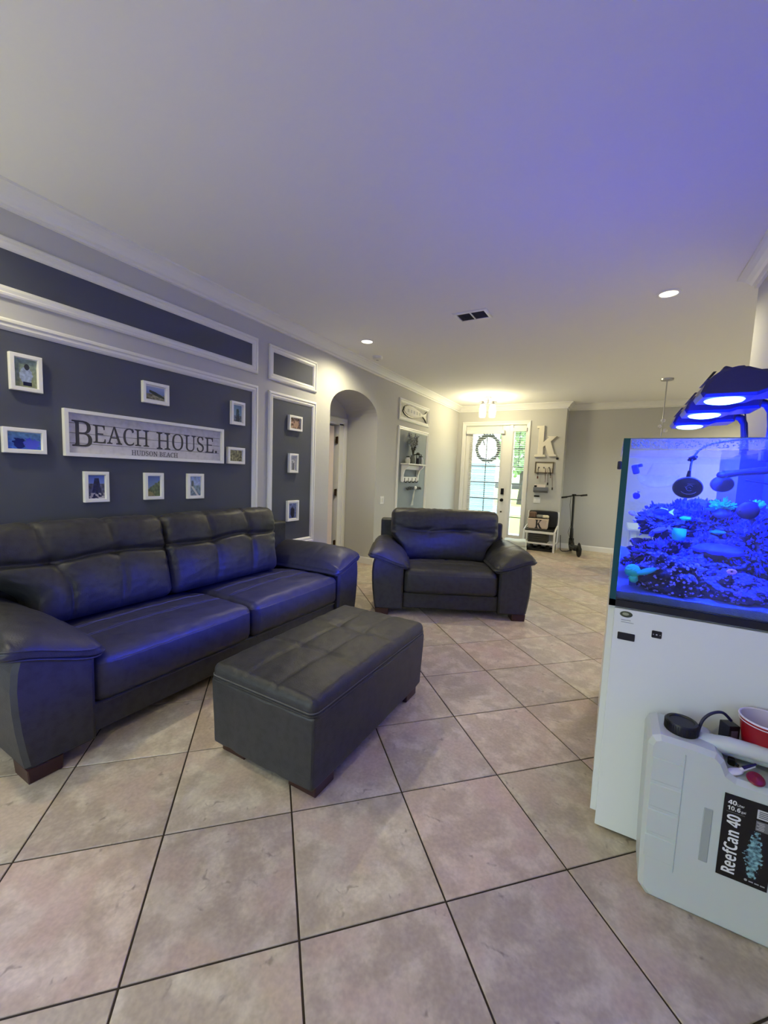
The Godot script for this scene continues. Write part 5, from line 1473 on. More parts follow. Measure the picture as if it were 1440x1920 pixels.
func build_tank() -> void:
	var mb: MB
	# cabinet
	var c := thing("aquarium_cabinet", "white gloss cabinet under the reef aquarium", "cabinet", Vector3(0, 0, 0))
	M.cab = mat(Color(0.86, 0.88, 0.87), 0.22)
	mb = MB.new()
	wall_box(mb, TX0, TX1, 0.06, 0.895, TZ1, TZ0 - 0.024)
	obj("body", mb, M.cab, c)
	mb = MB.new(); mb.box(Vector3((0.034 + TX1) / 2, (0.02 + 0.89) / 2, TZ0 - 0.011), Vector3(TX1 - 0.034, 0.87, 0.02), 0.002)
	var door := obj("door", mb, M.cab, c)
	mb = MB.new(); mb.box(Vector3(0.0785, 0.789, TZ0), Vector3(0.055, 0.027, 0.006), 0.002)
	obj("finger_pull", mb, M.black, door)
	mb = MB.new(); mb.box(Vector3(0.1705, 0.818, TZ0), Vector3(0.030, 0.026, 0.005), 0.002)
	var sk := obj("socket_plate", mb, M.black, door)
	mb = MB.new()
	for k in 3:
		mb.xf = Transform3D(Basis(Vector3.RIGHT, PI / 2), Vector3(0.1605 + k * 0.010, 0.818, TZ0 + 0.0025)); mb.lathe(PackedVector2Array([Vector2(0.0022 + 0.0008 * (k % 2), 0), Vector2(0.0018, 0.001), Vector2(0, 0.001)]), 8)
	obj("pin", mb, M.steel, sk)
	# maker's plate: plain oval fish-like emblem and two thin lines
	mb = MB.new()
	mb.xf = Transform3D(Basis(Vector3.RIGHT, PI / 2) * Basis.from_scale(Vector3(1.75, 1, 1)), Vector3(0.0725, 0.872, TZ0)); mb.lathe(PackedVector2Array([Vector2(0.0115, 0), Vector2(0.0105, 0.0015), Vector2(0, 0.002)]), 24)
	obj("emblem", mb, mat(Color(0.28, 0.31, 0.22), 0.4, 0.4), door)
	mb = MB.new()
	mb.xf = Transform3D(Basis(Vector3.RIGHT, PI / 2) * Basis.from_scale(Vector3(1.6, 1, 0.8)), Vector3(0.071, 0.8735, TZ0 + 0.002)); mb.lathe(PackedVector2Array([Vector2(0.007, 0), Vector2(0.006, 0.001), Vector2(0, 0.0012)]), 20)
	obj("emblem", mb, mat(Color(0.62, 0.64, 0.50), 0.4, 0.3), door)
	mb = MB.new()
	mb.box(Vector3(0.073, 0.8505, TZ0), Vector3(0.030, 0.002, 0.0012)); mb.box(Vector3(0.078, 0.842, TZ0), Vector3(0.040, 0.0016, 0.0012))
	obj("fine_print", mb, mat(Color(0.55, 0.57, 0.57), 0.6), door)
	for p in [Vector3(0.07, 0, TZ0 - 0.06), Vector3(TX1 - 0.08, 0, TZ0 - 0.08), Vector3(0.07, 0, TZ1 + 0.08), Vector3(TX1 - 0.08, 0, TZ1 + 0.08)]:
		mb = MB.new(); mb.lathe(PackedVector2Array([Vector2(0, 0), Vector2(0.02, 0.0), Vector2(0.022, 0.01), Vector2(0.014, 0.016), Vector2(0.014, 0.06), Vector2(0, 0.06)]), 14)
		obj("foot", mb, M.white, c).position = p
	# tank
	var t := thing("aquarium", "large rimless glass reef aquarium lit in deep blue", "aquarium")
	var gl := pane(Color(0.02, 0.05, 0.06), 0.05, 0.01)
	var edge := mat(Color(0.08, 0.30, 0.30), 0.12)
	mb = MB.new(); wall_box(mb, TX0, TX1, 0.897, 0.922, TZ1, TZ0); obj("base_mat", mb, M.black, t)
	# front, left, right panes
	var solid := mat(Color(0.90, 0.97, 0.96, 0.0), 0.0)
	solid.refraction_enabled = true; solid.refraction_scale = 0.05
	mb = MB.new(); wall_box(mb, TX0 + 0.022, TX1, TY0, TY1 - 0.003, TZ0 - 0.012, TZ0)
	obj("front_pane", mb, solid, t)
	mb = MB.new(); wall_box(mb, TX0, TX0 + 0.012, TY0, WATER, TZ1 + 0.002, TZ0 - 0.0125)
	obj("side_pane", mb, solid, t)
	mb = MB.new()
	mb.quad(Vector3(TX0 + 0.006, WATER, TZ1), Vector3(TX0 + 0.006, WATER, TZ0 - 0.012), Vector3(TX0 + 0.006, TY1, TZ0 - 0.012), Vector3(TX0 + 0.006, TY1, TZ1))
	obj("side_rim_pane", mb, gl, t)
	mb = MB.new(); wall_box(mb, TX0 + 0.012, TX1, TY0, TY1 - 0.003, TZ1, TZ1 + 0.012)
	obj("rear_pane", mb, solid, t)
	# thick dark-green glass corner post (edge of the side pane) and polished top edges
	mb = MB.new(); wall_box(mb, TX0, TX0 + 0.021, 0.897, TY1, TZ0 - 0.012, TZ0); obj("glass_edge", mb, edge, t)
	var top := mat(Color(0.40, 0.50, 0.62), 0.15)
	mb = MB.new()
	wall_box(mb, TX0 + 0.021, TX1, TY1 - 0.003, TY1, TZ0 - 0.012, TZ0); wall_box(mb, TX0, TX0 + 0.012, TY1 - 0.003, TY1, TZ1, TZ0 - 0.012); wall_box(mb, TX0, TX1, TY1 - 0.003, TY1, TZ1, TZ1 + 0.012)
	obj("top_edge", mb, top, t)
	# dark weir wall on the right side of the tank
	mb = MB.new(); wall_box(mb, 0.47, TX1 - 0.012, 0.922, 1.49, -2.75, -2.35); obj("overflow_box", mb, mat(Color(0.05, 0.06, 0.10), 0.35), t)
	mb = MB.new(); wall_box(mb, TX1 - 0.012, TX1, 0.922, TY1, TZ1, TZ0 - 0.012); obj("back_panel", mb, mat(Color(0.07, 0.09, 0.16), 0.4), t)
	# water surface
	var wt := thing("water", "still water surface of the reef aquarium", "water")
	var wm := pane(Color(0.05, 0.07, 0.30), 0.22, 0.03)
	wm.normal_enabled = true; wm.normal_texture = noise_tex(256, 0.03, 15, 3, 2.0); wm.normal_scale = 0.5; triplanar(wm, 4.0)
	mb = MB.new()
	mb.quad(Vector3(TX0 + 0.013, WATER, TZ0 - 0.013), Vector3(TX1 - 0.013, WATER, TZ0 - 0.013), Vector3(TX1 - 0.013, WATER, TZ1 + 0.013), Vector3(TX0 + 0.013, WATER, TZ1 + 0.013))
	obj("surface", mb, wm, wt)
	# salt film above the water line, lavender lamp glow put into its tint
	var film := pane(Color(0.78, 0.78, 0.92), 0.42, 0.7)
	mb = MB.new(); mb.quad(Vector3(TX0 + 0.022, WATER + 0.002, TZ0 - 0.0128), Vector3(TX1 - 0.013, WATER + 0.002, TZ0 - 0.0128), Vector3(TX1 - 0.013, TY1 - 0.004, TZ0 - 0.0128), Vector3(TX0 + 0.022, TY1 - 0.004, TZ0 - 0.0128))
	obj("salt_film", mb, film, t)
	# salt creep / droplets on the glass above the water line
	rng.seed = 91
	mb = MB.new()
	for k in 300:
		var x := 0.04 + 0.42 * pow(rng.randf(), 1.5)
		mb.blob(Vector3(x, rng.randf_range(WATER + 0.006, TY1 - 0.006), TZ0 - 0.013), Vector3(rng.randf_range(0.0012, 0.0034), rng.randf_range(0.001, 0.003), 0.001), 5, 3)
	stuff(obj("salt_spots", mb, mat(Color(0.80, 0.82, 0.95), 0.4), t))
	# sand
	var sd := thing("sand_bed", "white sand with the blue light in its tint on the aquarium floor", "sand")
	var sm := mat(Color(0.36, 0.42, 0.58), 0.95)  # blue lamp light put into the colour of white sand
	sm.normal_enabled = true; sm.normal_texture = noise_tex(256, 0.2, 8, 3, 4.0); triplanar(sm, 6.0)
	var nz := FastNoiseLite.new(); nz.seed = 2; nz.frequency = 3.0
	mb = MB.new()
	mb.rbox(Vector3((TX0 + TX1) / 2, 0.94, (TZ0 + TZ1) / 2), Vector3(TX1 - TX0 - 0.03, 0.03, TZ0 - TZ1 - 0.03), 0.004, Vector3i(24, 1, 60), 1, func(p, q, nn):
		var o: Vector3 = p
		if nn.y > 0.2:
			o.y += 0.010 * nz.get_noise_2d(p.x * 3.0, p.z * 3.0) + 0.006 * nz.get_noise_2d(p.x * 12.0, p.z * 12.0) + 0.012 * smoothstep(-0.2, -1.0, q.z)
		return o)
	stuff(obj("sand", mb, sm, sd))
	# the water itself, slightly hazy
	var fv := FogVolume.new()
	fv.name = "water_haze"
	fv.shape = RenderingServer.FOG_VOLUME_SHAPE_BOX
	fv.size = Vector3(TX1 - TX0 - 0.05, WATER - 0.94, TZ0 - TZ1 - 0.05)
	fv.position = Vector3((TX0 + TX1) / 2, (WATER + 0.94) / 2, (TZ0 + TZ1) / 2)
	var fm := FogMaterial.new(); fm.density = 0.012; fm.albedo = Color(0.42, 0.62, 1.0)
	fv.material = fm
	wt.add_child(fv, true)
	stuff(fv)
	build_reef()
	build_tank_gear()
	build_led()

func rock(called: String, label: String, c: Vector3, r: Vector3, seed_: int, col: Color, polyps: int, pcol: Color, psize: float, spike := 0.0) -> Node3D:
	var t := thing(called, label, "coral rock", c, 0.0, "coral rocks of the reef")
	var f := FastNoiseLite.new(); f.seed = seed_; f.frequency = 1.6; f.fractal_octaves = 5; f.fractal_gain = 0.55
	var warp := func(d: Vector3) -> float: return 1.0 + 0.55 * f.get_noise_3d(d.x, d.y, d.z)
	var mb := MB.new()
	mb.blob(Vector3.ZERO, r, 56, 36, warp)
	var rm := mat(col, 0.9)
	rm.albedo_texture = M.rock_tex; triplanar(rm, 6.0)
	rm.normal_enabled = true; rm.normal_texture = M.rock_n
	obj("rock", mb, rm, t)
	mb = MB.new()
	rng.seed = seed_
	for k in polyps:
		var d := Vector3(rng.randfn(), rng.randfn() + 0.25, rng.randfn() + 0.4).normalized()
		if f.get_noise_3d(d.x * 1.7 + 5.0, d.y * 1.7, d.z * 1.7) < -0.12: continue
		var p: Vector3 = d * r * warp.call(d)
		var s := psize * rng.randf_range(0.6, 1.3)
		var nn := (d / r).normalized()
		if spike > 0.0:
			var tip := p + (nn + Vector3(rng.randfn(), rng.randfn(), rng.randfn()) * 0.35).normalized() * spike * rng.randf_range(0.5, 1.2)
			mb.tube([p - nn * 0.006, p.lerp(tip, 0.6), tip], [s * 0.55, s * 0.5, s * 0.3], 5)
		else:
			mb.xf = Transform3D(Basis(Quaternion(Vector3.UP, nn)), p)
			mb.lathe(PackedVector2Array([Vector2(s * 0.45, -s * 0.4), Vector2(s, s * 0.35), Vector2(s * 0.75, s * 0.65), Vector2(0.0, s * 0.3)]), 6)
			mb.xf = Transform3D.IDENTITY
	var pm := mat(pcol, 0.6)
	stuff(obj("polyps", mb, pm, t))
	return t

func build_reef() -> void:
	M.rock_tex = noise_tex(256, 0.04, 61, 5, 0.0, 0.35, 1.25)
	M.rock_n = noise_tex(256, 0.06, 62, 5, 6.0)
	var rk := Color(0.14, 0.11, 0.26)  # rock and polyp colours pushed bluer to carry the blue lamp light
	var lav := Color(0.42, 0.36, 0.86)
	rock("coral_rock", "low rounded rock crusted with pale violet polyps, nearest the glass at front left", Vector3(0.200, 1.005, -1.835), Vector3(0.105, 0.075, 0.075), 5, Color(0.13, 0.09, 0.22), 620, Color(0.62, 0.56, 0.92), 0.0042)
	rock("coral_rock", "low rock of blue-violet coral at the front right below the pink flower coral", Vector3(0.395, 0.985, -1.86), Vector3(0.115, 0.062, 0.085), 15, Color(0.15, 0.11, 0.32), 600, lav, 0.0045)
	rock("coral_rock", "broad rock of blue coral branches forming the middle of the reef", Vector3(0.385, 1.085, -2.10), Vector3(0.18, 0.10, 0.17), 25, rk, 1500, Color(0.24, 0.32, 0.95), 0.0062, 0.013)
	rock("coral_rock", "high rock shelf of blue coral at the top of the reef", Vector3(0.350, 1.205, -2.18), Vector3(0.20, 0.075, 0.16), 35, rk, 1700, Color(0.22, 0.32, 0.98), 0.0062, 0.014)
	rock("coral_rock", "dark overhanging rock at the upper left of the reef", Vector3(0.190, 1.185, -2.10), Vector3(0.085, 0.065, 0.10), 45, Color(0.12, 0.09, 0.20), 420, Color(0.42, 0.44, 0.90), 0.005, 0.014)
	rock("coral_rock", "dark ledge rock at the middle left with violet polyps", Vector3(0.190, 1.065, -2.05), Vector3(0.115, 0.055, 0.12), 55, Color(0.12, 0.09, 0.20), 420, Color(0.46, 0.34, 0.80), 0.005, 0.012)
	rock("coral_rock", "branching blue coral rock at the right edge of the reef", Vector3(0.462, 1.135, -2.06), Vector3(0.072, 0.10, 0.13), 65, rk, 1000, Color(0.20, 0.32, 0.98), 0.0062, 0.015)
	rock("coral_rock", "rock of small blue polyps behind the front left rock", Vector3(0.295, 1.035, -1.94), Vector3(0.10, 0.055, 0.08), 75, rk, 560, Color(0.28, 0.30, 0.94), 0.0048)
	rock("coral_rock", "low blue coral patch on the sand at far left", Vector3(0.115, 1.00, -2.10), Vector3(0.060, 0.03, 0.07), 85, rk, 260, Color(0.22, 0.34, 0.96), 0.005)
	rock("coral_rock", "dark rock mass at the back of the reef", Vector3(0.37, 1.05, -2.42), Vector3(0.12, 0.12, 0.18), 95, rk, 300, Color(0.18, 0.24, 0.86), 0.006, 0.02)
	# plate coral
	var mb: MB
	var pl := thing("plate_coral", "smooth blue plate coral jutting from the middle of the reef", "coral", Vector3(0.365, 1.115, -1.945))
	mb = MB.new(); mb.blob(Vector3.ZERO, Vector3(0.085, 0.022, 0.05), 28, 10, func(d): return 1.0 + 0.12 * sin(atan2(d.z, d.x) * 7.0))
	obj("plate", mb, mat(Color(0.30, 0.42, 0.95), 0.5), pl)
	# green and teal corals, their fluorescent glow put into the base colour
	var gm := mat(Color(0.08, 0.85, 0.50), 0.5)
	rng.seed = 33
	var hm := thing("hammer_coral", "bright green branching coral on the top of the reef", "coral", Vector3(0.368, 1.262, -2.02))
	mb = MB.new()
	for k in 70:
		var d := Vector3(rng.randf_range(-1, 1), rng.randf_range(0.05, 0.75), rng.randf_range(-0.5, 1)).normalized()
		var l := rng.randf_range(0.032, 0.052)
		mb.tube([Vector3.ZERO, d * l * 0.6 + Vector3(0, 0.006, 0), d * l + Vector3(0, 0.002, 0)], [0.002, 0.0026, 0.0032], 5)
	obj("tentacles", mb, gm, hm)
	mb = MB.new(); mb.blob(Vector3(0, -0.012, 0), Vector3(0.03, 0.022, 0.03), 12, 8); obj("base", mb, mat(Color(0.18, 0.3, 0.5), 0.8), hm)
	var hs := thing("hammer_coral", "bright green coral at the right edge of the frame on the reef", "coral", Vector3(0.455, 1.275, -1.98))
	mb = MB.new()
	for k in 50:
		var d := Vector3(rng.randf_range(-1, 1), rng.randf_range(-0.2, 1.0), rng.randf_range(-0.5, 1)).normalized()
		mb.tube([Vector3.ZERO, d * 0.02, d * rng.randf_range(0.03, 0.04)], [0.002, 0.0026, 0.0032], 5)
	obj("tentacles", mb, gm, hs)
	var br := thing("brain_coral", "bright green domed coral on the sand at front left", "coral", Vector3(0.083, 1.022, -1.795))
	mb = MB.new(); mb.blob(Vector3.ZERO, Vector3(0.026, 0.024, 0.024), 36, 22, func(d): return 1.0 + 0.10 * sin(d.x * 16.0 + 3.0 * sin(d.y * 9.0)) * cos(d.z * 14.0))
	obj("dome", mb, gm, br)
	mb = MB.new(); mb.blob(Vector3(0.004, -0.028, 0.006), Vector3(0.016, 0.016, 0.014), 20, 12, func(d): return 1.0 + 0.14 * sin(d.x * 18.0) * cos(d.y * 15.0))
	obj("skirt", mb, gm, br)
	mb = MB.new(); mb.tube([Vector3(0.004, -0.055, 0.0), Vector3(0.0, -0.01, 0.0)], 0.012, 8); obj("stalk", mb, mat(Color(0.2, 0.3, 0.5), 0.8), br)
	var lb := thing("lobed_coral", "teal lobed coral leaning beside the green domed coral", "coral", Vector3(0.126, 1.030, -1.775))
	mb = MB.new(); mb.xf.basis = Basis(Vector3(0, 0, 1), 0.45); mb.blob(Vector3.ZERO, Vector3(0.034, 0.011, 0.016), 18, 10)
	obj("lobe", mb, mat(Color(0.05, 0.78, 0.66), 0.5), lb)
	var cp := thing("cup_coral", "bright teal cup-shaped coral in the shadow of the middle rocks", "coral", Vector3(0.232, 1.160, -1.955))
	mb = MB.new(); mb.lathe(PackedVector2Array([Vector2(0, -0.024), Vector2(0.018, -0.022), Vector2(0.023, -0.01), Vector2(0.024, 0.012), Vector2(0.022, 0.022), Vector2(0.016, 0.02), Vector2(0.012, 0.006), Vector2(0, 0.004)]), 22)
	obj("cup", mb, mat(Color(0.06, 0.80, 0.52), 0.5), cp)
	mb = MB.new(); mb.blob(Vector3(0.004, 0.018, 0.0), Vector3(0.014, 0.006, 0.012), 12, 6, func(d): return 1.0 + 0.2 * sin(atan2(d.z, d.x) * 6.0)); obj("frill", mb, gm, cp)
	for k in 3:
		var tp := thing("encrusting_coral", ["teal crust coral under the top shelf at left", "teal crust coral on the middle of the reef", "blue-green crust coral on the top shelf"][k], "coral", [Vector3(0.253, 1.222, -1.985), Vector3(0.355, 1.178, -1.985), Vector3(0.345, 1.262, -2.02)][k])
		mb = MB.new(); mb.blob(Vector3.ZERO, Vector3(0.018 + 0.006 * k, 0.008, 0.014), 14, 8, func(d): return 1.0 + 0.25 * sin(d.x * 11.0 + k) * cos(d.z * 9.0))
		obj("crust", mb, mat([Color(0.06, 0.9, 0.45), Color(0.05, 0.7, 0.6), Color(0.05, 0.5, 0.8)][k], 0.5), tp)
	var fl := thing("flower_coral", "small pink flower coral with a dark centre on the front right rock", "coral", Vector3(0.372, 1.062, -1.80))
	mb = MB.new()
	for k in 8:
		var a := TAU * k / 8
		mb.blob(Vector3(cos(a) * 0.009, sin(a) * 0.006, 0.002), Vector3(0.006, 0.0045, 0.003), 8, 5)
	obj("petals", mb, mat(Color(1.0, 0.62, 0.62), 0.5), fl)
	mb = MB.new(); mb.blob(Vector3(0, 0, 0.003), Vector3(0.003, 0.003, 0.002), 8, 5); obj("centre", mb, mat(Color(0.35, 0.05, 0.15), 0.5), fl)
	mb = MB.new(); mb.tube([Vector3(0, 0, 0), Vector3(0.004, -0.03, -0.03)], 0.004, 6); obj("stalk", mb, mat(Color(0.4, 0.2, 0.3), 0.8), fl)
	# fish
	fish("blue oval fish swimming near the left glass", Vector3(0.080, 1.302, -1.98), 0.030, 0.85, 1.25, Color(0.02, 0.05, 0.95), Color(0.3, 0.3, 0.9))
	fish("bright blue fish over the upper left rock", Vector3(0.165, 1.245, -1.92), 0.060, 0.45, 0.05, Color(0.12, 0.30, 1.0), Color(0.9, 0.9, 0.3))
	fish("slim violet fish under the upper left rock", Vector3(0.165, 1.172, -1.93), 0.062, 0.35, 0.35, Color(0.48, 0.46, 0.75), Color(0.5, 0.5, 0.7))
	fish("pale pink striped fish beside the left glass", Vector3(0.068, 1.232, -1.90), 0.030, 0.6, -0.5, Color(0.85, 0.65, 0.65), Color(0.6, 0.6, 0.9))
	fish("dark violet disc-shaped fish right of the reef top", Vector3(0.425, 1.270, -1.92), 0.074, 0.86, 0.2, Color(0.04, 0.02, 0.16), Color(0.05, 0.03, 0.2))
	fish("slim grey-blue fish between the rocks at right", Vector3(0.425, 1.045, -1.93), 0.060, 0.35, -1.0, Color(0.25, 0.38, 0.62), Color(0.3, 0.4, 0.6))

func fish(label: String, p: Vector3, l: float, hgt: float, turn: float, col: Color, fin: Color) -> void:
	var f := thing("fish", label, "fish", p, 0.0, "fish in the aquarium")
	f.rotation = Vector3(0, 0, turn)
	var mb := MB.new()
	mb.blob(Vector3.ZERO, Vector3(l * 0.5, l * 0.5 * hgt, l * 0.13), 18, 12, func(d): return 1.0 - 0.18 * maxf(d.x, 0.0))
	obj("body", mb, mat(col, 0.4), f)
	mb = MB.new(); mb.prism(PackedVector2Array([Vector2(l * 0.36, 0), Vector2(l * 0.68, l * 0.22), Vector2(l * 0.60, 0), Vector2(l * 0.68, -l * 0.22)]), -l * 0.012, l * 0.012)
	obj("tail", mb, mat(fin, 0.5), f)
	mb = MB.new(); mb.prism(PackedVector2Array([Vector2(-l * 0.25, l * 0.30 * hgt), Vector2(0.0, l * 0.62 * hgt), Vector2(l * 0.36, l * 0.40 * hgt), Vector2(l * 0.34, l * 0.10 * hgt)]), -l * 0.01, l * 0.01)
	obj("fin", mb, mat(fin, 0.5), f)
	mb = MB.new(); mb.blob(Vector3(-l * 0.36, l * 0.06 * hgt, l * 0.09), Vector3(l * 0.04, l * 0.04, l * 0.02), 8, 6)
	obj("eye", mb, M.black, f)

func build_tank_gear() -> void:
	var mb: MB
	var bl := mat(Color(0.04, 0.045, 0.13), 0.4)  # black gear, with the blue light on it put into the colour
	# wavemaker pucks
	for q in [["round black wave pump with white swirl marks hanging inside the front glass", Vector3(0.224, 1.344, -1.80), 0.044, true], ["round dark wave pump hanging deeper in the tank behind the first", Vector3(0.358, 1.362, -2.02), 0.036, false]]:
		var w := thing("wave_pump", q[0], "pump", q[1])
		var r: float = q[2]
		mb = MB.new(); mb.xf.basis = Basis(Vector3.RIGHT, PI / 2) * Basis.from_scale(Vector3(1, 1, 0.86))
		mb.lathe(PackedVector2Array([Vector2(0, -0.018), Vector2(r * 0.9, -0.018), Vector2(r, -0.010), Vector2(r, 0.008), Vector2(r * 0.92, 0.014), Vector2(r * 0.6, 0.017), Vector2(0, 0.018)]), 40)
		obj("housing", mb, bl, w)
		mb = MB.new(); mb.tube([Vector3(0.0, r * 0.8, -0.005), Vector3(0.001, r * 0.86 + 0.022, -0.005)], [0.0075, 0.005], 10); obj("cable_gland", mb, bl, w)
		if q[3]:
			mb = MB.new()
			var gz := 0.0175
			mb.tube(arc_pts(Vector3(0.004, -0.001, gz), Vector3(0.010, 0, 0), Vector3(0, 0.010, 0), 20, 0.6, 5.4), 0.0008, 5)
			mb.tube(arc_pts(Vector3(0.002, -0.002, gz - 0.0006), Vector3(0.026, 0, 0), Vector3(0, 0.021, 0), 18, 3.7, 5.7), 0.0007, 5)
			mb.tube([Vector3(-0.004, 0.013, gz), Vector3(0.020, 0.0135, gz - 0.001)], 0.0007, 5)
			mb.tube([Vector3(-0.010, 0.004, gz), Vector3(-0.004, -0.004, gz), Vector3(0.002, 0.003, gz), Vector3(0.008, -0.003, gz)], 0.0008, 5)
			obj("logo_swirl", mb, mat(Color(0.55, 0.55, 0.70), 0.5), w)
	# cable of the front pump with its bracket knob
	var cb := thing("pump_cable", "black cable arching over the aquarium rim to the front wave pump", "cable")
	mb = MB.new(); mb.tube(smooth([Vector3(0.60, 1.530, -1.90), Vector3(0.44, 1.523, -1.86), Vector3(0.355, 1.515, -1.85), Vector3(0.291, 1.503, -1.845), Vector3(0.258, 1.485, -1.84), Vector3(0.240, 1.462, -1.83), Vector3(0.230, 1.435, -1.815), Vector3(0.226, 1.40, -1.80)]), 0.0035, 8)
	obj("cable", mb, bl, cb)
	mb = MB.new(); mb.xf = Transform3D(Basis(Vector3(0, 0, 1), 0.5), Vector3(0.233, 1.449, -1.825)); mb.rbox(Vector3.ZERO, Vector3(0.022, 0.018, 0.016), 0.004, Vector3i(1, 1, 1), 2); mb.rbox(Vector3(0, 0.0, 0), Vector3(0.032, 0.008, 0.010), 0.003, Vector3i(1, 1, 1), 2)
	obj("clip", mb, bl, cb)
	# return nozzle in the water
	var nz := thing("return_pipe", "dark return pipe reaching into the tank from the right", "pipe", Vector3(0.0, 0.0, 0.0))
	mb = MB.new(); mb.tube([Vector3(0.55, 1.423, -2.02), Vector3(0.48, 1.418, -2.0), Vector3(0.39, 1.405, -1.98), Vector3(0.352, 1.398, -1.97)], [0.013, 0.014, 0.012, 0.016], 12); obj("pipe", mb, bl, nz)
	mb = MB.new(); mb.blob(Vector3(0.346, 1.396, -1.965), Vector3(0.018, 0.014, 0.015), 12, 8); obj("nozzle", mb, bl, nz)
	mb = MB.new(); mb.tube([Vector3(0.55, 1.372, -2.02), Vector3(0.50, 1.366, -2.0), Vector3(0.42, 1.38, -1.985)], 0.003, 6); obj("hose", mb, bl, nz)
	# magnet cleaner on the left glass
	var mg := thing("glass_magnet", "small black magnet cleaner on the left side glass", "magnet cleaner", Vector3(TX0 - 0.006, 1.418, -1.80))
	mb = MB.new(); mb.rbox(Vector3.ZERO, Vector3(0.014, 0.03, 0.05), 0.004, Vector3i(1, 1, 1), 2); obj("body", mb, M.black, mg)
	var mi := thing("glass_magnet", "blue inner half of the magnet cleaner behind the left glass", "magnet cleaner", Vector3(0.062, 1.405, -1.83))
	mb = MB.new(); mb.xf.basis = Basis(Vector3(0, 0, 1), 0.3); mb.rbox(Vector3.ZERO, Vector3(0.022, 0.036, 0.02), 0.006, Vector3i(1, 1, 1), 2); mb.rbox(Vector3(0.016, 0.010, 0), Vector3(0.02, 0.012, 0.012), 0.003, Vector3i(1, 1, 1), 2); obj("body", mb, mat(Color(0.25, 0.30, 0.62), 0.5), mi)

func build_led() -> void:
	var body := mat(Color(0.16, 0.16, 0.34), 0.35)  # black lamp shells; blue glow from the tank is put into this colour
	var lens = M.led_glow
	var labs := ["aquarium LED lamp nearest the glass front, largest of the three", "middle aquarium LED lamp of the row of three", "aquarium LED lamp farthest back, smallest of the three"]
	for k in 3:
		var z: float = [-1.84, -2.21, -2.61][k]
		var t := thing("aquarium_lamp", labs[k], "aquarium light", Vector3(0.306, 1.652, z), 0.0, "blue aquarium lamps over the tank")
		t.scale = Vector3(0.82, 0.82, 0.82)
		var mb := MB.new()
		# side outline drawn in (x, y), swept in depth
		var P := PackedVector2Array([Vector2(-0.085, 0.0), Vector2(0.085, 0.0), Vector2(0.115, 0.012), Vector2(0.20, 0.016), Vector2(0.205, 0.06), Vector2(0.205, 0.098), Vector2(0.09, 0.100), Vector2(0.05, 0.115), Vector2(0.01, 0.117), Vector2(-0.03, 0.108), Vector2(-0.06, 0.085), Vector2(-0.082, 0.055), Vector2(-0.095, 0.018)])
		mb.prism(P, -0.105, 0.105, 0.012)
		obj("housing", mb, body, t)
		for b in 2:
			mb = MB.new(); mb.xf = Transform3D(Basis(Vector3(0, 0, 1), -0.35 if b == 0 else 0.05), Vector3(-0.005 + b * 0.042, 0.118, 0.0))
			mb.rbox(Vector3.ZERO, Vector3(0.036, 0.03, 0.08), 0.010, Vector3i(2, 1, 2), 3)
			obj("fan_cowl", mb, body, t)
		mb = MB.new()
		for q in 6:
			mb.box(Vector3(-0.074 + q * 0.004, 0.074 + q * 0.006, 0.0), Vector3(0.010, 0.002, 0.17))
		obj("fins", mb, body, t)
		mb = MB.new(); mb.xf.basis = Basis.from_scale(Vector3(1.0, 1, 1.25))
		mb.lathe(PackedVector2Array([Vector2(0, -0.014), Vector2(0.04, -0.012), Vector2(0.062, -0.006), Vector2(0.070, 0.002)]), 36)
		obj("led_lens", mb, lens, t)
		mb = MB.new(); mb.tube([Vector3(0.19, 0.055, 0), Vector3(0.22, 0.056, 0), Vector3(0.245, 0.045, 0), Vector3(0.262, 0.01, 0), Vector3(0.270, -0.06, 0), Vector3(0.272, -0.20, 0)], [0.020, 0.020, 0.02, 0.018, 0.018, 0.018], 12)
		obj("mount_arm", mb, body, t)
		mb = MB.new(); mb.rbox(Vector3(0.272, -0.205, 0), Vector3(0.07, 0.06, 0.06), 0.01, Vector3i(1, 1, 1), 2)
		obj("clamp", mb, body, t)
		mb = MB.new(); mb.tube([Vector3(0.15, 0.10, 0.04), Vector3(0.20, 0.125, 0.04), Vector3(0.25, 0.09, 0.04), Vector3(0.285, -0.15, 0.04)], 0.004, 6)
		obj("power_cable", mb, M.black, t)
		var l := OmniLight3D.new() if LED_OMNI else SpotLight3D.new()
		l.name = "led_light"; l.light_color = LED_COL; l.light_energy = E_LED; l.light_size = 0.05; l.shadow_enabled = true
		if LED_OMNI:
			l.omni_range = 12.0; l.omni_attenuation = 2.0
		else:
			l.spot_range = 12.0; l.spot_angle = 75.0; l.spot_attenuation = 2.0; l.spot_angle_attenuation = 0.35
			l.rotation.x = -PI / 2
		l.position = Vector3(0, -0.018, 0)
		t.add_child(l, true)
	# support post at the wall side
	var p := thing("lamp_post", "grey upright post carrying the aquarium lamps at the right", "post", Vector3(0.615, 1.40, -2.25))
	var mb2 := MB.new(); mb2.tube([Vector3(0, 0.0, -0.06), Vector3(0, 0.46, -0.06)], 0.014, 12); obj("post", mb2, M.steel, p)

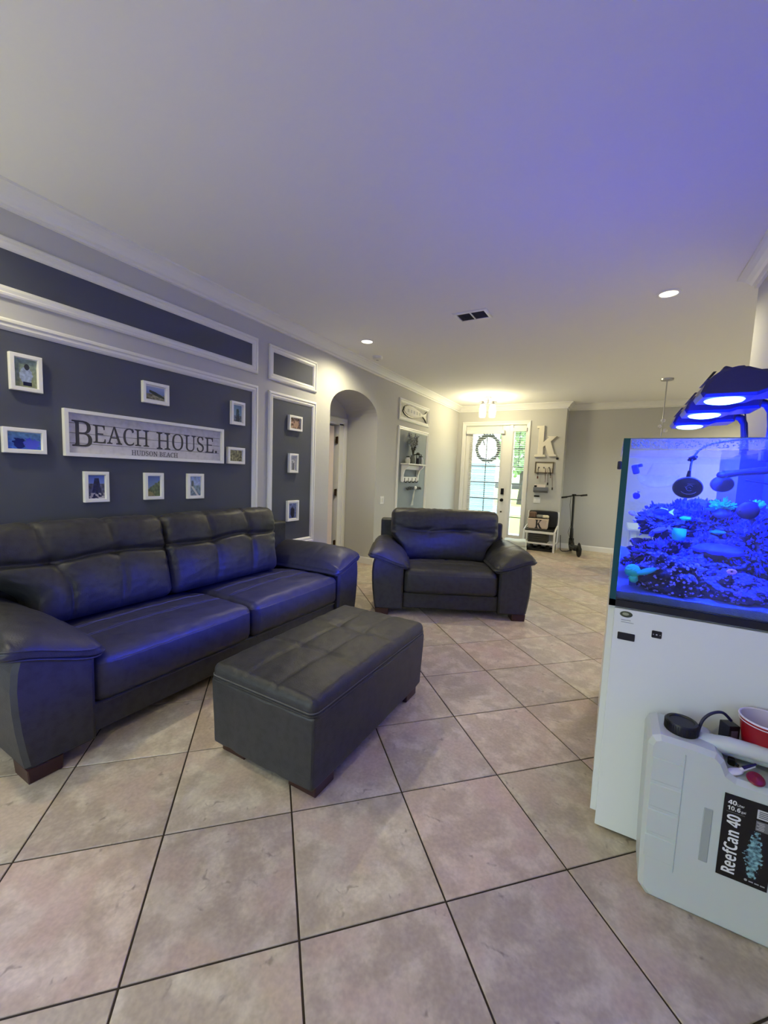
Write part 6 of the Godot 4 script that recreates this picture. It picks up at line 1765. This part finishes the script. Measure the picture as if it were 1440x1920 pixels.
# ---------------------------------------------------------------- water canister and its things
func build_canister() -> void:
	var mb: MB
	var t := thing("water_canister", "large translucent white water canister with black printed label standing before the cabinet", "canister", Vector3(0.16, 0, -1.51))
	var pm := mat(Color(0.75, 0.78, 0.775), 0.35)
	pm.subsurf_scatter_enabled = true; pm.subsurf_scatter_strength = 0.3
	# outline in (x, y): shoulder at the left, stepped down where the handle is; depth 0.175
	var P := [Vector2(0.035, 0.0), Vector2(0.56, 0.0), Vector2(0.585, 0.03), Vector2(0.585, 0.51), Vector2(0.57, 0.545), Vector2(0.50, 0.556), Vector2(0.48, 0.545), Vector2(0.465, 0.50), Vector2(0.44, 0.482), Vector2(0.225, 0.488), Vector2(0.206, 0.498), Vector2(0.192, 0.530), Vector2(0.172, 0.549), Vector2(0.12, 0.554), Vector2(0.03, 0.556), Vector2(0.008, 0.546), Vector2(-0.002, 0.52), Vector2(0.006, 0.14), Vector2(0.010, 0.03)]
	var poly := PackedVector2Array(P)
	mb = MB.new(); mb.prism(poly, -0.170, 0.0, 0.014)
	obj("body", mb, pm, t)
	# ribs pressed into the left shoulder and the level window
	for k in 4:
		mb = MB.new(); mb.box(Vector3(0.055, 0.18 + k * 0.088, 0.0), Vector3(0.085, 0.078, 0.006), 0.003)
		obj("rib", mb, pm, t)
	mb = MB.new(); mb.box(Vector3(0.166, 0.285, 0.0), Vector3(0.022, 0.175, 0.004), 0.0015)
	obj("level_strip", mb, mat(Color(0.60, 0.63, 0.62), 0.3), t)
	mb = MB.new(); mb.box(Vector3(0.0955, 0.32, 0.0), Vector3(0.004, 0.40, 0.005), 0.0015)
	obj("seam", mb, pm, t)
	# carrying handle across the step
	mb = MB.new()
	mb.tube([Vector3(0.12, 0.532, -0.085), Vector3(0.170, 0.540, -0.080), Vector3(0.215, 0.555, -0.07), Vector3(0.29, 0.560, -0.06), Vector3(0.40, 0.556, -0.06), Vector3(0.50, 0.535, -0.075)], [0.026, 0.027, 0.024, 0.022, 0.023, 0.026], 16)
	obj("handle", mb, pm, t)
	mb = MB.new()
	var cp := PackedVector2Array([Vector2(0.043, 0.0), Vector2(0.0455, 0.006), Vector2(0.0455, 0.032), Vector2(0.0425, 0.037), Vector2(0.035, 0.037), Vector2(0.033, 0.034), Vector2(0, 0.034)])
	mb.xf.origin = Vector3(0.090, 0.552, -0.078)
	mb.lathe(cp, 40)
	for k in 40:
		var a := TAU * k / 40
		mb.xf = Transform3D(Basis(Vector3.UP, -a), Vector3(0.090, 0.552, -0.078)); mb.box(Vector3(0.0455, 0.019, 0), Vector3(0.003, 0.026, 0.003))
	obj("cap", mb, M.black, t)
	# printed label
	mb = MB.new(); mb.box(Vector3(0, 0, 0), Vector3(0.118, 0.262, 0.002))
	var lb := obj("label", mb, mat(Color(0.02, 0.022, 0.04), 0.35), t)
	lb.position = Vector3(0.258, 0.311, 0.001)
	lb.set_meta("label", "black printed label reading ReefCan 40")
	var ink := mat(Color(0.88, 0.89, 0.90), 0.5)
	text_part("lettering", lb, "ReefCan 40", "Droid Sans", true, Rect2(-0.050, -0.115, 0.034, 0.185), 0.0012, 0.0006, ink, PI / 2)
	text_part("lettering", lb, "40", "Droid Sans", true, Rect2(-0.050, 0.101, 0.020, 0.014), 0.0012, 0.0006, ink)
	text_part("lettering", lb, "Liter", "Droid Sans", false, Rect2(-0.028, 0.101, 0.016, 0.007), 0.0012, 0.0006, ink)
	text_part("lettering", lb, "10.6", "Droid Sans", true, Rect2(-0.050, 0.083, 0.030, 0.013), 0.0012, 0.0006, ink)
	text_part("lettering", lb, "gal", "Droid Sans", false, Rect2(-0.018, 0.082, 0.010, 0.009), 0.0012, 0.0006, ink)
	mb = MB.new(); mb.box(Vector3(-0.030, 0.077, 0.0012), Vector3(0.042, 0.0015, 0.0006)); obj("fine_print", mb, mat(Color(0.4, 0.4, 0.42), 0.5), lb)
	mb = MB.new(); mb.box(Vector3(0.034, 0.098, 0.0012), Vector3(0.034, 0.028, 0.0006)); var b1 := obj("white_box", mb, mat(Color(0.75, 0.76, 0.77), 0.5), lb)
	mb = MB.new()
	for k in 4:
		mb.box(Vector3(0.034, 0.090 + k * 0.0055, 0.0018), Vector3(0.026, 0.0022, 0.0004))
	obj("fine_print", mb, mat(Color(0.25, 0.26, 0.28), 0.5), b1)
	mb = MB.new(); mb.box(Vector3(0.034, 0.062, 0.0012), Vector3(0.034, 0.030, 0.0006)); var b2 := obj("grey_box", mb, mat(Color(0.42, 0.43, 0.44), 0.5), lb)
	mb = MB.new()
	for k in 5:
		mb.box(Vector3(0.027 + 0.003 * (k % 2), 0.052 + k * 0.005, 0.0018), Vector3(0.016 - 0.003 * (k % 2), 0.0018, 0.0004))
	obj("fine_print", mb, mat(Color(0.7, 0.7, 0.7), 0.5), b2)
	mb = MB.new(); mb.xf = Transform3D(Basis(Vector3.RIGHT, PI / 2), Vector3(0.010, -0.1155, 0.001)); mb.lathe(PackedVector2Array([Vector2(0.0036, 0), Vector2(0.0036, 0.0006), Vector2(0, 0.0006)]), 14)
	mb.xf = Transform3D.IDENTITY
	for k in 3:
		mb.box(Vector3(0.022 + k * 0.013, -0.1165 - 0.0005 * k, 0.0012), Vector3(0.010, 0.0032, 0.0006))
	obj("fine_print", mb, mat(Color(0.65, 0.66, 0.67), 0.5), lb)
	# coral print on the label
	var im := Image.create(64, 128, false, Image.FORMAT_RGB8)
	var f := FastNoiseLite.new(); f.seed = 6; f.frequency = 0.09; f.fractal_octaves = 4
	for y in 128:
		for x in 64:
			var u := x / 64.0 - 0.5; var v := y / 128.0
			var wd := (0.12 + 0.75 * v) if v < 0.5 else (0.50 - 0.75 * absf(v - 0.55))
			var n := f.get_noise_2d(x, y)
			var c := Color(0.02, 0.022, 0.04)
			if absf(u) < wd * 0.55 + n * 0.18 - 0.02:
				var k := clampf(0.55 + n * 0.9, 0.0, 1.0)
				c = Color(0.16, 0.26, 0.31).lerp(Color(0.55, 0.74, 0.78), k)
			im.set_pixel(x, y, c)
	var cm := mat(Color.WHITE, 0.4); cm.albedo_texture = ImageTexture.create_from_image(im)
	mb = MB.new(); mb.quad(Vector3(-0.016, -0.105, 0.0013), Vector3(0.057, -0.105, 0.0013), Vector3(0.057, 0.042, 0.0013), Vector3(-0.016, 0.042, 0.0013))
	obj("print", mb, cm, lb)
	# cup behind the handle
	var c := thing("party_cup", "red plastic cup with white rim standing on the canister", "cup", Vector3(0.464, 0.532, -1.628))
	mb = MB.new(); mb.lathe(PackedVector2Array([Vector2(0.0, 0.0), Vector2(0.048, 0.0), Vector2(0.050, 0.004), Vector2(0.0655, 0.108)]), 44)
	obj("wall", mb, mat(Color(0.55, 0.02, 0.06), 0.3), c)
	mb = MB.new(); mb.lathe(PackedVector2Array([Vector2(0.0630, 0.110), Vector2(0.0475, 0.008), Vector2(0.0, 0.006)]), 44)
	obj("inside", mb, mat(Color(0.80, 0.78, 0.82), 0.4), c)
	mb = MB.new(); mb.tube(arc_pts(Vector3(0, 0.111, 0), Vector3(0.0655, 0, 0), Vector3(0, 0, 0.0655), 44, 0, TAU * 43 / 44), 0.0030, 8, true)
	mb.tube(arc_pts(Vector3(0, 0.101, 0), Vector3(0.0652, 0, 0), Vector3(0, 0, 0.0652), 44, 0, TAU * 43 / 44), 0.0016, 6, true)
	obj("rim", mb, mat(Color(0.85, 0.83, 0.87), 0.4), c)
	var sh := thing("cup_shelf", "white plastic tray edge that carries the red cup behind the handle", "tray", Vector3(0.48, 0.520, -1.640))
	mb = MB.new(); mb.rbox(Vector3.ZERO, Vector3(0.24, 0.022, 0.10), 0.010, Vector3i(2, 1, 2), 3); obj("tray", mb, pm, sh)
	var bx := thing("pump_controller", "small black box with a printed label between the canister cap and the red cup", "controller", Vector3(0.382, 0.5315, -1.645), 0.5)
	mb = MB.new(); mb.rbox(Vector3(0, 0.032, 0), Vector3(0.036, 0.064, 0.04), 0.003, Vector3i(1, 1, 1), 2); obj("body", mb, M.black, bx)
	mb = MB.new(); mb.box(Vector3(0, 0.038, 0.0205), Vector3(0.02, 0.022, 0.001)); obj("label", mb, mat(Color(0.35, 0.30, 0.33), 0.5), bx)
	var hs := thing("fill_hose", "dark blue hose curving from the canister to the black box", "hose")
	mb = MB.new(); mb.tube(smooth([Vector3(0.296, 0.540, -1.60), Vector3(0.299, 0.572, -1.605), Vector3(0.309, 0.602, -1.612), Vector3(0.330, 0.624, -1.62), Vector3(0.358, 0.630, -1.63), Vector3(0.383, 0.606, -1.64)]), 0.0045, 10)
	obj("hose", mb, mat(Color(0.05, 0.06, 0.22), 0.4), hs)
	# little things in the step
	var sp := thing("dosing_spoon", "small white plastic scoop lying in the step of the canister", "scoop", Vector3(0.388, 0.490, -1.545))
	mb = MB.new(); mb.xf.basis = Basis(Vector3.UP, 0.5) * Basis(Vector3(0, 0, 1), 0.18)
	mb.blob(Vector3(-0.005, 0.008, 0), Vector3(0.026, 0.008, 0.014), 14, 8); mb.tube([Vector3(0.012, 0.010, 0), Vector3(0.055, 0.018, 0)], [0.007, 0.004], 8); obj("scoop", mb, mat(Color(0.85, 0.84, 0.90), 0.4), sp)
	mb = MB.new(); mb.xf.basis = Basis(Vector3.UP, 0.5) * Basis(Vector3(0, 0, 1), 0.18); mb.tube([Vector3(0.018, 0.018, 0.002), Vector3(0.058, 0.024, 0.002)], [0.005, 0.003], 8); obj("grip", mb, mat(Color(0.10, 0.07, 0.30), 0.5), sp)
	var bc := thing("black_clip", "tiny black clip beside the white scoop in the step of the canister", "clip", Vector3(0.382, 0.490, -1.585))
	mb = MB.new(); mb.rbox(Vector3(0, 0.012, 0), Vector3(0.018, 0.024, 0.014), 0.004, Vector3i(1, 1, 1), 2); mb.tube([Vector3(0.004, 0.01, 0), Vector3(0.018, 0.006, 0.004)], 0.004, 6); obj("clip", mb, M.black, bc)
	var rd := thing("red_cap", "red oval cap lying in the step of the canister", "cap", Vector3(0.428, 0.488, -1.530))
	mb = MB.new(); mb.xf = Transform3D(Basis(Vector3.RIGHT, 0.5), Vector3(0, 0.012, 0)); mb.lathe(PackedVector2Array([Vector2(0.020, -0.003), Vector2(0.022, 0.0), Vector2(0.019, 0.004), Vector2(0.006, 0.006), Vector2(0.0, 0.009)]), 24); obj("cap", mb, mat(Color(0.45, 0.03, 0.06), 0.3), rd)

# ---------------------------------------------------------------- scene
const LED_OMNI := false
const LED_COL := Color(0.10, 0.21, 1.0)
const E_LED := 84.0
const E_FIX := 0.78
const E_ADDED_LAMP := 2.9
const E_CAN := 5.4

func _ready() -> void:
	# camera
	var cam := Camera3D.new()
	cam.name = "camera"
	cam.position = Vector3(0, 1.3512, 0)
	cam.basis = Basis.from_euler(Vector3(deg_to_rad(-5.34572), deg_to_rad(29.39854), deg_to_rad(2.21218)))
	cam.fov = rad_to_deg(2.0 * atan(960.0 / 762.754))
	cam.near = 0.02
	cam.far = 200.0
	cam.current = true
	add_child(cam)
	# sky and exposure
	var we := WorldEnvironment.new()
	we.name = "environment"
	var env := Environment.new()
	var sky := Sky.new()
	var ps := ProceduralSkyMaterial.new()
	ps.sky_top_color = Color(0.55, 0.68, 0.82)
	ps.sky_horizon_color = Color(0.88, 0.94, 0.88)
	ps.ground_bottom_color = Color(0.35, 0.40, 0.30)
	ps.ground_horizon_color = Color(0.80, 0.86, 0.84)
	ps.sky_energy_multiplier = 3.8
	sky.sky_material = ps
	env.background_mode = Environment.BG_SKY
	env.sky = sky
	env.tonemap_mode = Environment.TONE_MAPPER_LINEAR
	env.tonemap_exposure = 0.52
	env.volumetric_fog_enabled = true
	env.volumetric_fog_density = 0.0
	env.sdfgi_enabled = true
	env.ssao_enabled = true
	env.ssil_enabled = true
	we.environment = env
	add_child(we)
	# sun, high behind the house
	var sun := DirectionalLight3D.new()
	sun.name = "sun"
	sun.light_color = Color(1.0, 0.95, 0.85)
	sun.light_energy = 3.6
	sun.shadow_enabled = true
	sun.basis = Basis.looking_at(Vector3(-0.45, -0.85, -0.20), Vector3.UP)
	add_child(sun)
	# lamp glass
	make_materials()
	M.can_glow = glow(Color(1.0, 0.97, 0.90), 6.0)
	M.bulb_glow = glow(Color(1.0, 0.95, 0.80), 6.0)
	M.globe_glow = glow(Color(1.0, 0.96, 0.85), 4.0)
	M.led_glow = glow(Color(0.62, 0.93, 1.0), 9.0)
	# shell
	build_floor()
	build_shell()
	build_panels()
	build_front_door()
	build_outside()
	# objects
	build_seating()
	build_tank()
	build_canister()
	build_photos()
	build_entry()
	can_light(-2.577, -4.03, E_CAN, "lit recessed ceiling light near the left wall by the smoke detector")
	can_light(0.244, -3.96, E_CAN * 0.6, "lit recessed ceiling light at right above the aquarium end")
	can_light(-2.62, -0.38, E_CAN * 0.7, "lit recessed ceiling light above the near end of the sofa")
	can_light(-0.80, 0.75, E_CAN * 0.85, "lit recessed ceiling light added behind the photographer as fill")  # added out of view to lift floor and cabinet
	can_light(1.9, -5.2, E_CAN * 1.6, "lit recessed ceiling light added as fill over the dining side, hidden behind the wall end")  # this one and the next are added to light the dining ceiling
	can_light(1.9, -7.8, E_CAN * 1.6, "lit recessed ceiling light added as fill in the far dining corner")
	build_ceiling_things()
	build_added_lamp()
